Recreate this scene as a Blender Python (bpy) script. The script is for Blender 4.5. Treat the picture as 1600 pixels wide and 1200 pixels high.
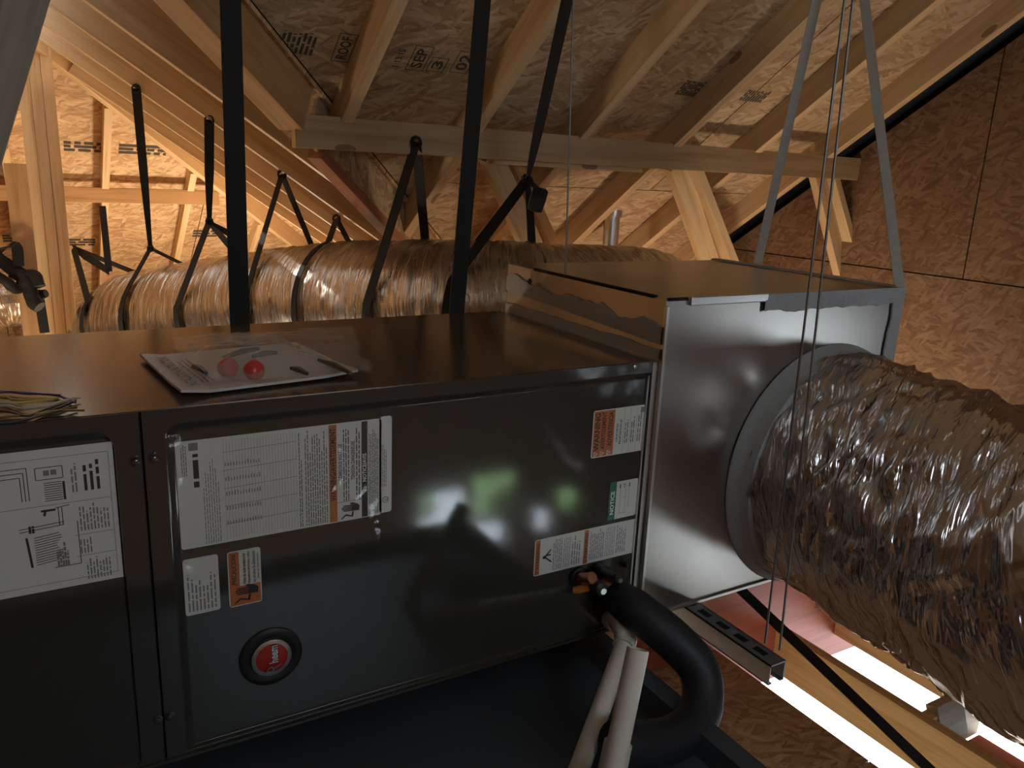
import bpy, bmesh, math, random
from mathutils import Vector, Matrix, noise
V = Vector
random.seed(7)
for o in list(bpy.data.objects): bpy.data.objects.remove(o, do_unlink=True)
SC = bpy.context.scene
COL = SC.collection

# ------------------------------------------------------------------ camera
# world origin = top front right corner of the air handler; X along it, Y away, Z up
CX, CY, CZ = -0.94768, -1.10092, 0.31678
YAW, PITCH, ROLL, FPX = 0.53545, -0.25326, -0.043623, 1252.98
_f = V((math.sin(YAW)*math.cos(PITCH), math.cos(YAW)*math.cos(PITCH), math.sin(PITCH)))
_r = V((math.cos(YAW), -math.sin(YAW), 0)); _d = _f.cross(_r)
RT = math.cos(ROLL)*_r + math.sin(ROLL)*_d
DN = -math.sin(ROLL)*_r + math.cos(ROLL)*_d
FW = _f
cd = bpy.data.cameras.new('camera'); cd.sensor_width = 36; cd.lens = FPX/1600*36; cd.clip_start = .02
cam = bpy.data.objects.new('camera', cd); COL.objects.link(cam)
m = Matrix((RT, -DN, -FW)).transposed().to_4x4(); m.translation = (CX, CY, CZ); cam.matrix_world = m
SC.camera = cam

# ------------------------------------------------------------------ light
SC.view_settings.view_transform = 'Standard'; SC.view_settings.look = 'None'
SC.view_settings.gamma = 1; SC.view_settings.use_curve_mapping = False
SC.view_settings.exposure = 0.8
W = bpy.data.worlds.new('sky'); SC.world = W; W.use_nodes = True
bg = W.node_tree.nodes['Background']; bg.inputs[0].default_value = (.80, .91, 1, 1); bg.inputs[1].default_value = 4.5
def lamp(name, kind, loc, power, col, **k):
    l = bpy.data.lights.new(name, kind); l.energy = power; l.color = col
    for a, b in k.items(): setattr(l, a, b)
    o = bpy.data.objects.new(name, l); COL.objects.link(o); o.location = loc; return o
lamp('work_light', 'POINT', (-1.6, 2.1, -1.0), 20, (1, .84, .63), shadow_soft_size=.10)
lamp('work_light', 'POINT', (-.05, 3.7, -.85), 36, (1, .84, .63), shadow_soft_size=.10)
lamp('work_light', 'POINT', (1.55, .90, -1.02), 15, (1, .86, .66), shadow_soft_size=.10)
s = lamp('sun', 'SUN', (0, -12, 12), 3.0, (1, .95, .86), angle=.01); s.rotation_euler = (0, math.radians(-35), 0)

# ------------------------------------------------------------------ helpers
def ray(x, y): return FW + RT*((x-800)/FPX) + DN*((y-600)/FPX)
def at(x, y, X=None, Y=None, Z=None):
    d = ray(x, y); c = (CX, CY, CZ)
    for i, q in enumerate((X, Y, Z)):
        if q is not None: return V(c) + d*((q-c[i])/d[i])
T = 2/3; H1, H2, KH = 1.648, .505, 2.966          # 8:12 roofs: underside of the rafters
CS, SN = 1/math.hypot(1, T), T/math.hypot(1, T)
def z1(y): return CZ+H1-T*(y-CY)
def z2(x): return CZ+H2-T*(x-CX)
def z3(y): return KH-T*y
VAL = CY-CX+(H1-H2)/T                                # valley: X = Y - VAL
HIPC = CX-(KH-CZ-H2)/T                               # hip: X = Y + HIPC
def on1(x, y):
    d = ray(x, y); return V((CX, CY, CZ)) + d*(H1/(d.z+T*d.y))
def on2(x, y):
    d = ray(x, y); return V((CX, CY, CZ)) + d*(H2/(d.z+T*d.x))

class MB:
    def __init__(s): s.v = []; s.f = []; s.uv = {}
    def add(s, vs, fs):
        n = len(s.v); s.v += [tuple(v) for v in vs]; s.f += [tuple(i+n for i in f) for f in fs]; return s
    def box(s, a, b):
        (x0, y0, z0), (x1, y1, z1_) = a, b
        x0, x1 = min(x0, x1), max(x0, x1); y0, y1 = min(y0, y1), max(y0, y1); z0, z1_ = min(z0, z1_), max(z0, z1_)
        return s.add([(x0,y0,z0),(x1,y0,z0),(x1,y1,z0),(x0,y1,z0),(x0,y0,z1_),(x1,y0,z1_),(x1,y1,z1_),(x0,y1,z1_)],
                     [(0,3,2,1),(4,5,6,7),(0,1,5,4),(1,2,6,5),(2,3,7,6),(3,0,4,7)])
    def quad(s, a, b, c, d): return s.add([a, b, c, d], [(0,1,2,3)])
    def tube(s, pts, r, n=12, caps=True, closed=False):
        pts = [V(p) for p in pts]; N = len(pts); rr = r if hasattr(r, '__len__') else [r]*N
        up = V((0, 0, 1)); prev = None; vs = []; fs = []
        for i, p in enumerate(pts):
            t = (pts[min(i+1, N-1)]-pts[max(i-1, 0)]).normalized()
            if prev is None:
                a = t.cross(up)
                if a.length < 1e-3: a = t.cross(V((1, 0, 0)))
            else: a = prev-t*prev.dot(t)
            a.normalize(); prev = a; b = t.cross(a)
            for k in range(n):
                w = 2*math.pi*k/n; vs.append(p+(a*math.cos(w)+b*math.sin(w))*rr[i])
        for i in range(N-1):
            for k in range(n):
                k2 = (k+1) % n; fs.append((i*n+k, i*n+k2, (i+1)*n+k2, (i+1)*n+k))
        if caps: fs.append(tuple(range(n))[::-1]); fs.append(tuple((N-1)*n+k for k in range(n)))
        return s.add(vs, fs)
    def ribbon(s, pts, w, wd, th=.0022):
        # flat webbing: section w wide along wd, th thick
        pts = [V(p) for p in pts]; N = len(pts); vs = []; fs = []
        for i, p in enumerate(pts):
            t = (pts[min(i+1, N-1)]-pts[max(i-1, 0)]).normalized()
            a = V(wd[i] if isinstance(wd, list) else wd); a = (a-t*a.dot(t)).normalized(); b = t.cross(a)
            ww = w[i] if isinstance(w, list) else w
            for q in ((-1, -1), (1, -1), (1, 1), (-1, 1)): vs.append(p+a*(q[0]*ww/2)+b*(q[1]*th/2))
        for i in range(N-1):
            for k in range(4):
                k2 = (k+1) % 4; fs.append((i*4+k, i*4+k2, (i+1)*4+k2, (i+1)*4+k))
        fs += [(3,2,1,0), tuple((N-1)*4+k for k in range(4))]
        return s.add(vs, fs)
    def lathe(s, prof, o, ax, n=32):
        # prof: (radius, height) along ax from o
        ax = V(ax).normalized(); a = ax.cross(V((0.3, .2, 1))).normalized(); b = ax.cross(a); vs = []; fs = []
        for (r, h) in prof:
            for k in range(n):
                w = 2*math.pi*k/n; vs.append(V(o)+ax*h+(a*math.cos(w)+b*math.sin(w))*r)
        for i in range(len(prof)-1):
            for k in range(n):
                k2 = (k+1) % n; fs.append((i*n+k, i*n+k2, (i+1)*n+k2, (i+1)*n+k))
        fs.append(tuple(range(n))[::-1]); fs.append(tuple((len(prof)-1)*n+k for k in range(n)))
        return s.add(vs, fs)
    def mesh(s, name, mat, smooth=False, bevel=0):
        me = bpy.data.meshes.new(name); me.from_pydata(s.v, [], s.f)
        bm = bmesh.new(); bm.from_mesh(me)
        bmesh.ops.recalc_face_normals(bm, faces=bm.faces)
        if bevel: bmesh.ops.bevel(bm, geom=list(bm.edges), offset=bevel, segments=2, affect='EDGES', profile=.5)
        bm.to_mesh(me); bm.free()
        if mat: me.materials.append(mat)
        if smooth:
            for p in me.polygons: p.use_smooth = True
            try: me.set_sharp_from_angle(angle=math.radians(40))
            except Exception: pass
        return me
    def build(s, name, mat, parent=None, smooth=False, bevel=0, mw=None):
        o = bpy.data.objects.new(name, s.mesh(name, mat, smooth, bevel)); COL.objects.link(o)
        if mw is not None: o.matrix_world = mw
        if parent: o.parent = parent
        return o
def tag(o, label=None, cat=None, group=None, kind=None):
    for k, q in (('label', label), ('category', cat), ('group', group), ('kind', kind)):
        if q: o[k] = q
    return o
def empty(name, label, cat, group=None, kind=None):
    o = bpy.data.objects.new(name, None); COL.objects.link(o); o.empty_display_size = .05
    return tag(o, label, cat, group, kind)
def smooth_path(pts, n=8):
    pts = [V(p) for p in pts]; out = []
    P = [pts[0]*2-pts[1]]+pts+[pts[-1]*2-pts[-2]]
    for i in range(1, len(P)-2):
        for k in range(n):
            t = k/n; a, b, c, d = P[i-1], P[i], P[i+1], P[i+2]
            out.append(.5*((2*b)+(c-a)*t+(2*a-5*b+4*c-d)*t*t+(3*b-a-3*c+d)*t**3))
    out.append(pts[-1]); return out

# ------------------------------------------------------------------ materials
def mat(name, col=(.5,.5,.5), rough=.6, metal=0, **k):
    M = bpy.data.materials.new(name); M.use_nodes = True
    b = M.node_tree.nodes['Principled BSDF']
    b.inputs['Base Color'].default_value = (*col, 1); b.inputs['Roughness'].default_value = rough
    b.inputs['Metallic'].default_value = metal
    for a, q in k.items(): b.inputs[a.replace('_', ' ')].default_value = q
    return M
class NT:
    def __init__(s, M): s.t = M.node_tree; s.b = s.t.nodes['Principled BSDF']
    def n(s, typ, ins={}, **p):
        q = s.t.nodes.new(typ)
        for a, b in p.items(): setattr(q, a, b)
        for a, b in ins.items():
            if isinstance(b, bpy.types.NodeSocket): s.t.links.new(b, q.inputs[a])
            else: q.inputs[a].default_value = b
        return q
    def link(s, a, b): s.t.links.new(a, b)
    def ramp(s, fac, stops, interp='LINEAR'):
        q = s.t.nodes.new('ShaderNodeValToRGB'); q.color_ramp.interpolation = interp; e = q.color_ramp.elements
        while len(e) < len(stops): e.new(.5)
        for i, (p, c) in enumerate(stops): e[i].position = p; e[i].color = (*c, 1)
        s.link(fac, q.inputs[0]); return q.outputs[0]
    def mix(s, fac, a, b, typ='MIX'):
        q = s.t.nodes.new('ShaderNodeMix'); q.data_type = 'RGBA'; q.blend_type = typ
        for i, x in ((0, fac), (6, a), (7, b)):
            if isinstance(x, bpy.types.NodeSocket): s.link(x, q.inputs[i])
            else: q.inputs[i].default_value = x if i == 0 else (*x, 1)
        return q.outputs[2]
    def math(s, op, a, b=0.0):
        q = s.t.nodes.new('ShaderNodeMath'); q.operation = op
        for i, x in ((0, a), (1, b)):
            if isinstance(x, bpy.types.NodeSocket): s.link(x, q.inputs[i])
            else: q.inputs[i].default_value = x
        return q.outputs[0]
    def bump(s, h, strength=.3, dist=.01):
        q = s.n('ShaderNodeBump', {'Height': h, 'Strength': strength, 'Distance': dist}); s.link(q.outputs[0], s.b.inputs['Normal'])
def coords(N, rnd=True, which='Object'):
    tc = N.n('ShaderNodeTexCoord').outputs[which]
    if not rnd: return tc
    oi = N.n('ShaderNodeObjectInfo').outputs['Random']
    c = N.n('ShaderNodeCombineXYZ', {0: N.math('MULTIPLY', oi, 37.0), 1: N.math('MULTIPLY', oi, 91.0), 2: 0.0}).outputs[0]
    return N.n('ShaderNodeVectorMath', {0: tc, 1: c}, operation='ADD').outputs[0]
def osb(name, tint=(1,1,1), dark=1.0, size=1.0):
    M = mat(name, rough=.72); N = NT(M); c = coords(N)
    w = N.n('ShaderNodeTexNoise', {'Vector': c, 'Scale': 6/size, 'Detail': 1.0}).outputs['Color']
    c = N.n('ShaderNodeVectorMath', {0: c, 1: N.n('ShaderNodeVectorMath', {0: w, 3: .05*size}, operation='SCALE').outputs[0]}, operation='ADD').outputs[0]
    def layer(ang, sx, sy, seed):
        mp = N.n('ShaderNodeMapping', {'Vector': c, 'Rotation': (0, 0, ang), 'Location': (seed, seed*1.7, 0), 'Scale': (1, 1, 0)}).outputs[0]
        mp = N.n('ShaderNodeVectorMath', {0: mp, 1: (sx/size, sy/size, 1)}, operation='MULTIPLY').outputs[0]
        v = N.n('ShaderNodeTexVoronoi', {'Vector': mp, 'Scale': 1.0, 'Randomness': 1.0})
        g = N.n('ShaderNodeTexNoise', {'Vector': mp, 'Scale': 1.7, 'Detail': 3.0, 'Roughness': .75}).outputs['Fac']
        sep = N.n('ShaderNodeSeparateColor', {0: v.outputs['Color']})
        val = N.math('ADD', N.math('MULTIPLY', sep.outputs[0], .50), N.math('MULTIPLY', g, .56))
        return val, sep.outputs[1], v.outputs['Distance']
    a, ka, da = layer(.08, 9, 52, 0); b, kb, db = layer(-.38, 11, 62, 3.1); d, kd, dd = layer(.55, 12, 58, 7.7); e, ke, de = layer(1.15, 15, 64, 12.3)
    m1 = N.math('GREATER_THAN', kb, .55); m2 = N.math('GREATER_THAN', kd, .68); m3 = N.math('GREATER_THAN', ke, .80)
    def mixv(f, x, y): return N.math('ADD', N.math('MULTIPLY', x, N.math('SUBTRACT', 1.0, f)), N.math('MULTIPLY', y, f))
    val = mixv(m3, mixv(m2, mixv(m1, a, b), d), e)
    def t(x): return tuple(x[i]*tint[i]*dark for i in range(3))
    colr = N.ramp(val, [(.14, t((.20,.105,.045))), (.30, t((.36,.22,.11))), (.50, t((.50,.345,.19))), (.72, t((.64,.475,.29))), (.92, t((.80,.65,.44)))])
    big = N.n('ShaderNodeTexNoise', {'Vector': c, 'Scale': 2.2/size, 'Detail': 2.0}).outputs['Fac']
    colr = N.mix(N.math('MULTIPLY', big, .35), colr, t((.42,.28,.15)))
    N.link(colr, N.b.inputs['Base Color']); N.bump(val, .45, .004); return M
def pine(name, base=(.64,.44,.225), dark=(.47,.285,.125), rough=.62):
    M = mat(name, rough=rough); N = NT(M); c = coords(N)
    st = N.n('ShaderNodeVectorMath', {0: c, 1: (1.6, 30, 30)}, operation='MULTIPLY').outputs[0]
    g = N.n('ShaderNodeTexNoise', {'Vector': st, 'Scale': 1.0, 'Detail': 3.0, 'Roughness': .65, 'Distortion': .6}).outputs['Fac']
    st2 = N.n('ShaderNodeVectorMath', {0: c, 1: (5.0, 13, 13)}, operation='MULTIPLY').outputs[0]
    k = N.n('ShaderNodeTexVoronoi', {'Vector': st2, 'Scale': 1.0}); sep = N.n('ShaderNodeSeparateColor', {0: k.outputs['Color']})
    kn = N.math('MULTIPLY', N.math('LESS_THAN', k.outputs['Distance'], .17), N.math('GREATER_THAN', sep.outputs[0], .80))
    big = N.n('ShaderNodeTexNoise', {'Vector': c, 'Scale': 2.5, 'Detail': 2.0}).outputs['Fac']
    colr = N.ramp(g, [(.30, dark), (.52, base), (.8, tuple(min(1, x*1.13) for x in base))])
    colr = N.mix(N.math('MULTIPLY', N.math('SUBTRACT', big, .3), .6), colr, tuple(x*.80 for x in base))
    colr = N.mix(N.math('MULTIPLY', kn, .75), colr, (.17, .085, .035))
    N.link(colr, N.b.inputs['Base Color']); N.bump(g, .12, .002); return M
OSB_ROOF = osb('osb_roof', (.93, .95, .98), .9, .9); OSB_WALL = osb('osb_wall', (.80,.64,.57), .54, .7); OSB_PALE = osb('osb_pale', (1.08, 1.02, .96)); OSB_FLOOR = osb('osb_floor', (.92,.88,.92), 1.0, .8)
PINE = pine('pine', (.60,.43,.245), (.45,.29,.145)); PINE2 = pine('pine_pale', (.68,.49,.265), (.52,.33,.155)); PURL = pine('pine_purlin', (.46,.305,.155), (.34,.21,.095)); PINE_DK = pine('pine_brown', (.50,.29,.125), (.36,.19,.07)); GREYW = pine('pine_grey_shade', (.40,.35,.27), (.30,.25,.18))
PINK = pine('pink_lvl', (.50,.155,.105), (.38,.10,.07)); REDDISH = pine('red_flange', (.42,.17,.08), (.3,.1,.05))
SHADEBLK = mat('shade_black', (.006,.0055,.005), .9)  # black that stands in for shade behind the deck and joints
def noisy(name, col, rough, metal, sc=(20,20,20), amt=.25, bumpd=.0, rvar=.15, rnd=False, **k):
    M = mat(name, col, rough, metal, **k); N = NT(M); c = coords(N, rnd)
    c = N.n('ShaderNodeVectorMath', {0: c, 1: sc}, operation='MULTIPLY').outputs[0]
    g = N.n('ShaderNodeTexNoise', {'Vector': c, 'Scale': 1.0, 'Detail': 2.0, 'Roughness': .6}).outputs['Fac']
    colr = N.mix(g, tuple(max(0, x*(1-amt)) for x in col), tuple(min(1, x*(1+amt)) for x in col))
    N.link(colr, N.b.inputs['Base Color'])
    N.link(N.math('ADD', N.math('MULTIPLY', N.math('SUBTRACT', g, .5), rvar), rough), N.b.inputs['Roughness'])
    if bumpd: N.bump(g, .5, bumpd)
    return M
PAINT = noisy('cabinet_paint', (.046,.045,.040), .085, .10, (60,60,60), .10, .00004, .02, Specular_IOR_Level=.85)
TOPP = noisy('cabinet_top', (.12,.092,.066), .18, .35, (5,5,5), .10, .0002, .08)  # brown base stands in for the warm roof reflection on dark metal
PANM = noisy('pan_metal', (.085,.105,.125), .36, .45, (4,4,4), .12, .0006, .08)
GALV = noisy('galvanised_sheet', (.44,.42,.39), .30, 1.0, (7,7,7), .08, 0, .08)
GALVB = noisy('galvanised_bright', (.66,.66,.64), .36, 1.0, (25,25,25), .10, .0008, .15)
STEEL = noisy('strut_steel', (.32,.34,.36), .42, .8, (30,30,30), .2, .0005, .2)
MASTIC = noisy('mastic', (.33,.34,.34), .62, 0, (70,70,70), .12, .002, .1)
NYLON = noisy('black_webbing', (.006,.0055,.005), .75, 0, (120,400,400), .4, .0006, .1)
STRAPG = noisy('grey_hanger_strap', (.34,.31,.27), .55, .3, (60,60,60), .12, .0004, .1)
FOAM = noisy('black_foam', (.010,.013,.018), .55, 0, (60,60,60), .3, .0012, .15)
PVC = noisy('pvc', (.72,.68,.60), .38, 0, (12,12,12), .05, 0, .1)
COPPER = noisy('copper', (.55,.24,.15), .35, .9, (30,30,30), .25, .0005, .2)
RUBBER = mat('black_rubber', (.012,.012,.012), .5); ORANGEP = mat('orange_plug', (.62,.20,.05), .4); BRASS = mat('valve_metal', (.62,.66,.60), .3, .9)
CABLE = mat('steel_cable', (.20,.19,.18), .45, .6)
PAPER = noisy('label_paper', (.66,.66,.63), .42, 0, (6,6,6), .04, .0003, .08); PAPER2 = noisy('booklet_paper', (.62,.58,.54), .6, 0, (6,6,6), .05, 0, .05)
INK = mat('black_ink', (.03,.03,.03), .5); INKG = mat('grey_ink', (.20,.20,.19), .5); ORANGE = mat('orange_print', (.50,.16,.055), .45); GREEN = mat('green_print', (.008,.14,.075), .45); WHITEI = mat('white_ink', (.82,.84,.82), .45)
STAMP = mat('stamp_ink', (.055,.045,.035), .8); REDB = mat('red_badge', (.50,.035,.02), .25, .5); SILVER = mat('silver_rim', (.72,.70,.68), .25, .9)
REDP = mat('red_plastic', (.62,.05,.045), .35); DARKP = mat('dark_parts', (.07,.06,.045), .5)
GAP = mat('dark_seam', (.006,.006,.006), .9)
def foil(name, col, rough, su, sv, dist, tilt=0.0, strength=.9):
    M = mat(name, col, rough, 1.0); N = NT(M); c = coords(N, False, 'UV')
    mp = N.n('ShaderNodeMapping', {'Vector': c, 'Rotation': (0, 0, tilt)}).outputs[0]
    a = N.n('ShaderNodeVectorMath', {0: mp, 1: (su, sv, 1)}, operation='MULTIPLY').outputs[0]
    g = N.n('ShaderNodeTexNoise', {'Vector': a, 'Scale': 1.0, 'Detail': 3.0, 'Roughness': .55, 'Distortion': .4}).outputs['Fac']
    v = N.n('ShaderNodeTexVoronoi', {'Vector': a, 'Scale': .55}, feature='F1').outputs['Distance']
    h = N.math('ADD', g, N.math('MULTIPLY', v, .6))
    N.bump(h, strength, dist); N.link(N.math('ADD', N.math('MULTIPLY', g, .25), rough-.1), N.b.inputs['Roughness']); return M
FOIL_R = foil('foil_jacket_rear', (.66,.61,.55), .26, 95, 6.5, .0075, .08, 1.0)
FOIL_F = foil('foil_jacket_front', (.62,.59,.58), .20, 44, 7.0, .017, .30, 1.0)
FILM = mat('clear_film', (1,1,1), .12); 
def film():
    t = FILM.node_tree; N = NT(FILM)
    tr = N.n('ShaderNodeBsdfTransparent', {'Color': (.97,.97,.96,1)}); gl = N.n('ShaderNodeBsdfGlossy', {'Color': (1,1,1,1), 'Roughness': .10})
    nz = N.n('ShaderNodeTexNoise', {'Vector': coords(N, False), 'Scale': 22.0, 'Detail': 2.0})
    bp = N.n('ShaderNodeBump', {'Height': nz.outputs['Fac'], 'Strength': .5, 'Distance': .01}); N.link(bp.outputs[0], gl.inputs['Normal'])
    mx = N.n('ShaderNodeMixShader', {0: .035, 1: tr.outputs[0], 2: gl.outputs[0]}); N.link(mx.outputs[0], t.nodes['Material Output'].inputs[0])
film()
BAG = mat('cloudy_bag', (.75,.72,.68), .3)
def bagm():
    t = BAG.node_tree; N = NT(BAG)
    tr = N.n('ShaderNodeBsdfTransparent', {'Color': (.95,.94,.92,1)})
    mx = N.n('ShaderNodeMixShader', {0: .28, 1: tr.outputs[0], 2: N.b.outputs[0]}); N.link(mx.outputs[0], t.nodes['Material Output'].inputs[0])
bagm()
# ------------------------------------------------------------------ room shell
def frame(o, ux, uy):
    ux = V(ux).normalized(); uy = V(uy).normalized(); n = ux.cross(uy)
    M = Matrix((ux, uy, n)).transposed().to_4x4(); M.translation = V(o); return M
def sheath(root, M, us, vs, keep, material, th=.011, gap=.0025, pw=2.44, ph=1.22, u0=0.0, v0=0.0, backing=True, pname='osb_panel'):
    """osb panels in the local xy plane of M, running from z=0 to +th; keep = list of world (point, normal) kept on the + side"""
    inv = M.inverted(); r = inv.to_3x3(); row = 0
    v = v0+math.floor((vs[0]-v0)/ph)*ph
    while v < vs[1]:
        off = u0+(row % 2)*pw/2; u = off+math.floor((us[0]-off)/pw)*pw
        while u < us[1]:
            a, b, c, d = max(u, us[0])+gap, min(u+pw, us[1])-gap, max(v, vs[0])+gap, min(v+ph, vs[1])-gap
            u += pw
            if b-a < .02 or d-c < .02: continue
            me = MB().box((a, c, 0), (b, d, th)).mesh(pname, material)
            bm = bmesh.new(); bm.from_mesh(me)
            for p, n in keep:
                bmesh.ops.bisect_plane(bm, geom=bm.verts[:]+bm.edges[:]+bm.faces[:], plane_co=inv @ V(p), plane_no=(r @ V(n)).normalized(), clear_inner=True)
                ed = [e for e in bm.edges if e.is_boundary]
                if ed: bmesh.ops.holes_fill(bm, edges=ed)
            if len(bm.faces) >= 4:
                bm.to_mesh(me); o = bpy.data.objects.new(pname, me); COL.objects.link(o); o.matrix_world = M; o.parent = root
            bm.free()
        v += ph; row += 1
    if th < .0115 and pw < 9 and backing:
        sheath(root, M @ Matrix.Translation((0, 0, th+.001)), us, vs, keep, SHADEBLK, .004, 0, 40, 40, us[0], vs[0], False, 'light_stop_backing')  # unseen black sheet added behind the panels to stop daylight leaking
RD = .089                                            # rafter depth
n1 = V((0, SN, CS)); n2 = V((SN, 0, CS)); n3 = n1
RIDGE_Y = -1.85; WRX = -.93
vp = V((0, VAL, 0)); vpm = V((-.12, VAL, 0)); vpw = V((.12, VAL, 0)); vnR = V((1, -1, 0)).normalized()
WY = WRX+VAL                                         # where the wing ridge meets the main slope
c_main = empty('ceiling_main', 'sloping strand-board roof deck of the main roof on the right', 'roof deck', kind='structure')
Mx = frame(V((0, 0, z1(0)))+n1*RD, (1, 0, 0), (0, CS, -SN))
def s1(y): return y/CS
sheath(c_main, Mx, (WRX, 1.888), (s1(RIDGE_Y), s1(4.2)), [(vpm, vnR)], OSB_ROOF, u0=.05, v0=.62)
sheath(c_main, Mx, (-4.3, WRX), (s1(RIDGE_Y), s1(4.2)), [((WRX, WY, 0), (-1, -1, 0))], OSB_ROOF)
gap_sheet = MB(); a = V((1.89, RIDGE_Y, z1(RIDGE_Y)))+n1*RD; b = V((1.89, 4.2, z1(4.2)))+n1*RD
gap_sheet.box((0, 0, 0), (.75, (b-a).length, .01)).build('dark_gap_sheet', SHADEBLK, c_main, mw=frame(a, (1, 0, 0), (0, CS, -SN)))  # black sheet stands in for the shade in the gap by the gable
gap_sheet2 = MB().box((0, 0, 0), ((b-a).length, .42, .01)).build('dark_gap_sheet', SHADEBLK, c_main, mw=frame(a+V((.24, 0, .02)), (0, CS, -SN), (0, -SN, -CS)))  # added upright black sheet, hides the sky beyond the gap
c_back = empty('ceiling_back', 'strand-board roof deck behind the ridge', 'roof deck', kind='structure')
zr = z1(RIDGE_Y)+RD/CS
Mb = frame((0, RIDGE_Y, zr), (1, 0, 0), (0, CS, SN)); sheath(c_back, Mb, (-4.3, 2.6), (-1.0, 0), [], OSB_ROOF)
c_wing = empty('ceiling_wing', 'strand-board roof deck above the left wing rafters', 'roof deck', kind='structure')
Mw = frame(V((0, 0, z2(0)))+n2*RD*1.57, (0, 1, 0), (-CS, 0, SN))
hipp = V((0, -HIPC, 0))
sheath(c_wing, Mw, (.4, 6.6), (-3.6, -WRX/CS), [(vpw, -vnR), (hipp+V((-.14, 0, 0)), V((1, -1, 0)))], OSB_PALE)
Mwl = frame(V((WRX, 0, z2(WRX)+RD*1.57/CS)), (0, -1, 0), (CS, 0, SN))
sheath(c_wing, Mwl, (-6.6, -.4), (-4.0, 0), [((WRX, WY, 0), (1, 1, 0))], OSB_PALE)
c_hip = empty('ceiling_hip', 'brightly lit strand-board roof deck of the far hip', 'roof deck', kind='structure')
Mh = frame(V((0, 0, z3(0)))+n3*RD, (1, 0, 0), (0, CS, -SN))
sheath(c_hip, Mh, (-4.4, 3.2), (s1(2.6), s1(6.6)), [(hipp+V((.14, 0, 0)), V((-1, 1, 0)))], OSB_PALE, v0=.25)

WX = 2.05; TOPW = .04; WBOT = -1.47
w_r = empty('wall_right', 'vertical strand-board gable wall on the right', 'wall', kind='structure')
Mr = frame((WX, 0, 0), (0, 1, 0), (0, 0, 1))
topc = [((WX, 0, z1(0)+TOPW), (0, -SN, -CS)), ((WX, RIDGE_Y, z1(RIDGE_Y)+TOPW), (0, SN, -CS))]
sz = .0125                                            # height of the horizontal joint
WW = (-1.66, -1.28, -.50, -.22)                       # daylight opening in the gable wall, behind the camera's right
wallM = OSB_WALL
for (u, v) in (((-2.6, 4.4), (sz, 2.8)), ):
    sheath(w_r, Mr, u, v, topc, wallM, pw=1.22, ph=2.44, u0=.66, v0=sz)
for (u, v) in (((-2.6, -2.08), (-3.6, WBOT)), ((-1.62, -1.0), (-3.6, WBOT)), ((-2.08, -1.62), (-3.6, -1.80)), ((-2.08, -1.62), (-1.55, WBOT)), ((-2.6, WW[0]), (WBOT, sz)), ((WW[1], 4.4), (WBOT, sz)), ((WW[0], WW[1]), (WBOT, WW[2])), ((WW[0], WW[1]), (WW[3], sz))):
    sheath(w_r, Mr, u, v, topc, wallM, pw=2.44, ph=1.9, u0=-.9, v0=sz-1.9)
w_b = empty('wall_back', 'strand-board wall behind the viewer with daylight openings, the high one added for light', 'wall', kind='structure')
BY = -2.6; Mbk = frame((0, BY, 0), (1, 0, 0), (0, 0, 1))
bw = [(-.45, .55, .40, .90), (.71, .98, -1.66, -1.38), (1.04, 1.30, -1.57, -1.32), (1.06, 1.24, -1.74, -1.61), (1.46, 1.55, -1.73, -1.60), (1.62, 1.74, -1.64, -1.50)]  # first, high opening is added to bring daylight onto the front
xs = [-4.3, -.45, .55, .71, .98, 1.04, 1.06, 1.24, 1.30, 1.46, 1.55, 1.62, 1.74, 2.05]
for i in range(len(xs)-1):
    a, b = xs[i], xs[i+1]; ops = sorted([(q[2], q[3]) for q in bw if q[0] <= (a+b)/2 <= q[1]]); z = -3.6
    for lo, hi in ops+[(2.6, 2.6)]:
        sheath(w_b, Mbk, (a, b), (z, lo), [], wallM, gap=.0005); z = hi
sheath(empty('wall_left', 'strand-board wall closing the left end', 'wall', kind='structure'), frame((-4.3, 0, 0), (0, -1, 0), (0, 0, 1)), (-6.8, 2.7), (-3.6, 2.6), [], wallM)
sheath(empty('wall_far', 'strand-board wall under the far eaves', 'wall', kind='structure'), frame((0, 6.6, 0), (-1, 0, 0), (0, 0, 1)), (-3.4, 4.3), (-3.6, -.9), [], wallM)

ZD = -1.2
fl = empty('floor', 'strand-board floor deck below the air handler', 'floor', kind='structure')
sheath(fl, frame((0, 0, ZD-.018), (1, 0, 0), (0, 1, 0)), (-4.3, .905), (-1.0, .6), [], OSB_FLOOR, th=.018, u0=.905-2.44)
sheath(fl, frame((0, 0, ZD-.03), (1, 0, 0), (0, 1, 0)), (-4.3, 3.2), (.68, 6.6), [], OSB_FLOOR, th=.018)
low = empty('floor_lower', 'floor of the storey below', 'floor', kind='structure')
sheath(low, frame((0, 0, -3.62), (1, 0, 0), (0, 1, 0)), (-4.3, 3.4), (-2.6, 6.6), [], OSB_FLOOR, th=.018)
LEAF = noisy('leaves', (.48,.74,.34), .8, 0, (30,30,30), .4)
for (x, z, r, lab) in ((1.50, -1.70, .19, 'pale green shrub outside the middle of the rear wall'), (2.06, -1.86, .12, 'small pale green shrub outside the right of the rear wall'), (.99, -1.70, .085, 'smallest green shrub outside the left rear opening')):
    bm = bmesh.new(); bmesh.ops.create_icosphere(bm, subdivisions=4, radius=r)
    for v in bm.verts: v.co *= 1+.35*noise.noise(v.co*9+V((x, 0, 0)))
    me = bpy.data.meshes.new('shrub'); bm.to_mesh(me); bm.free(); me.materials.append(LEAF); o = bpy.data.objects.new('shrub', me); COL.objects.link(o); o.location = (x, -3.15, z); tag(o, lab, 'shrub', 'shrubs outside')


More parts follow.
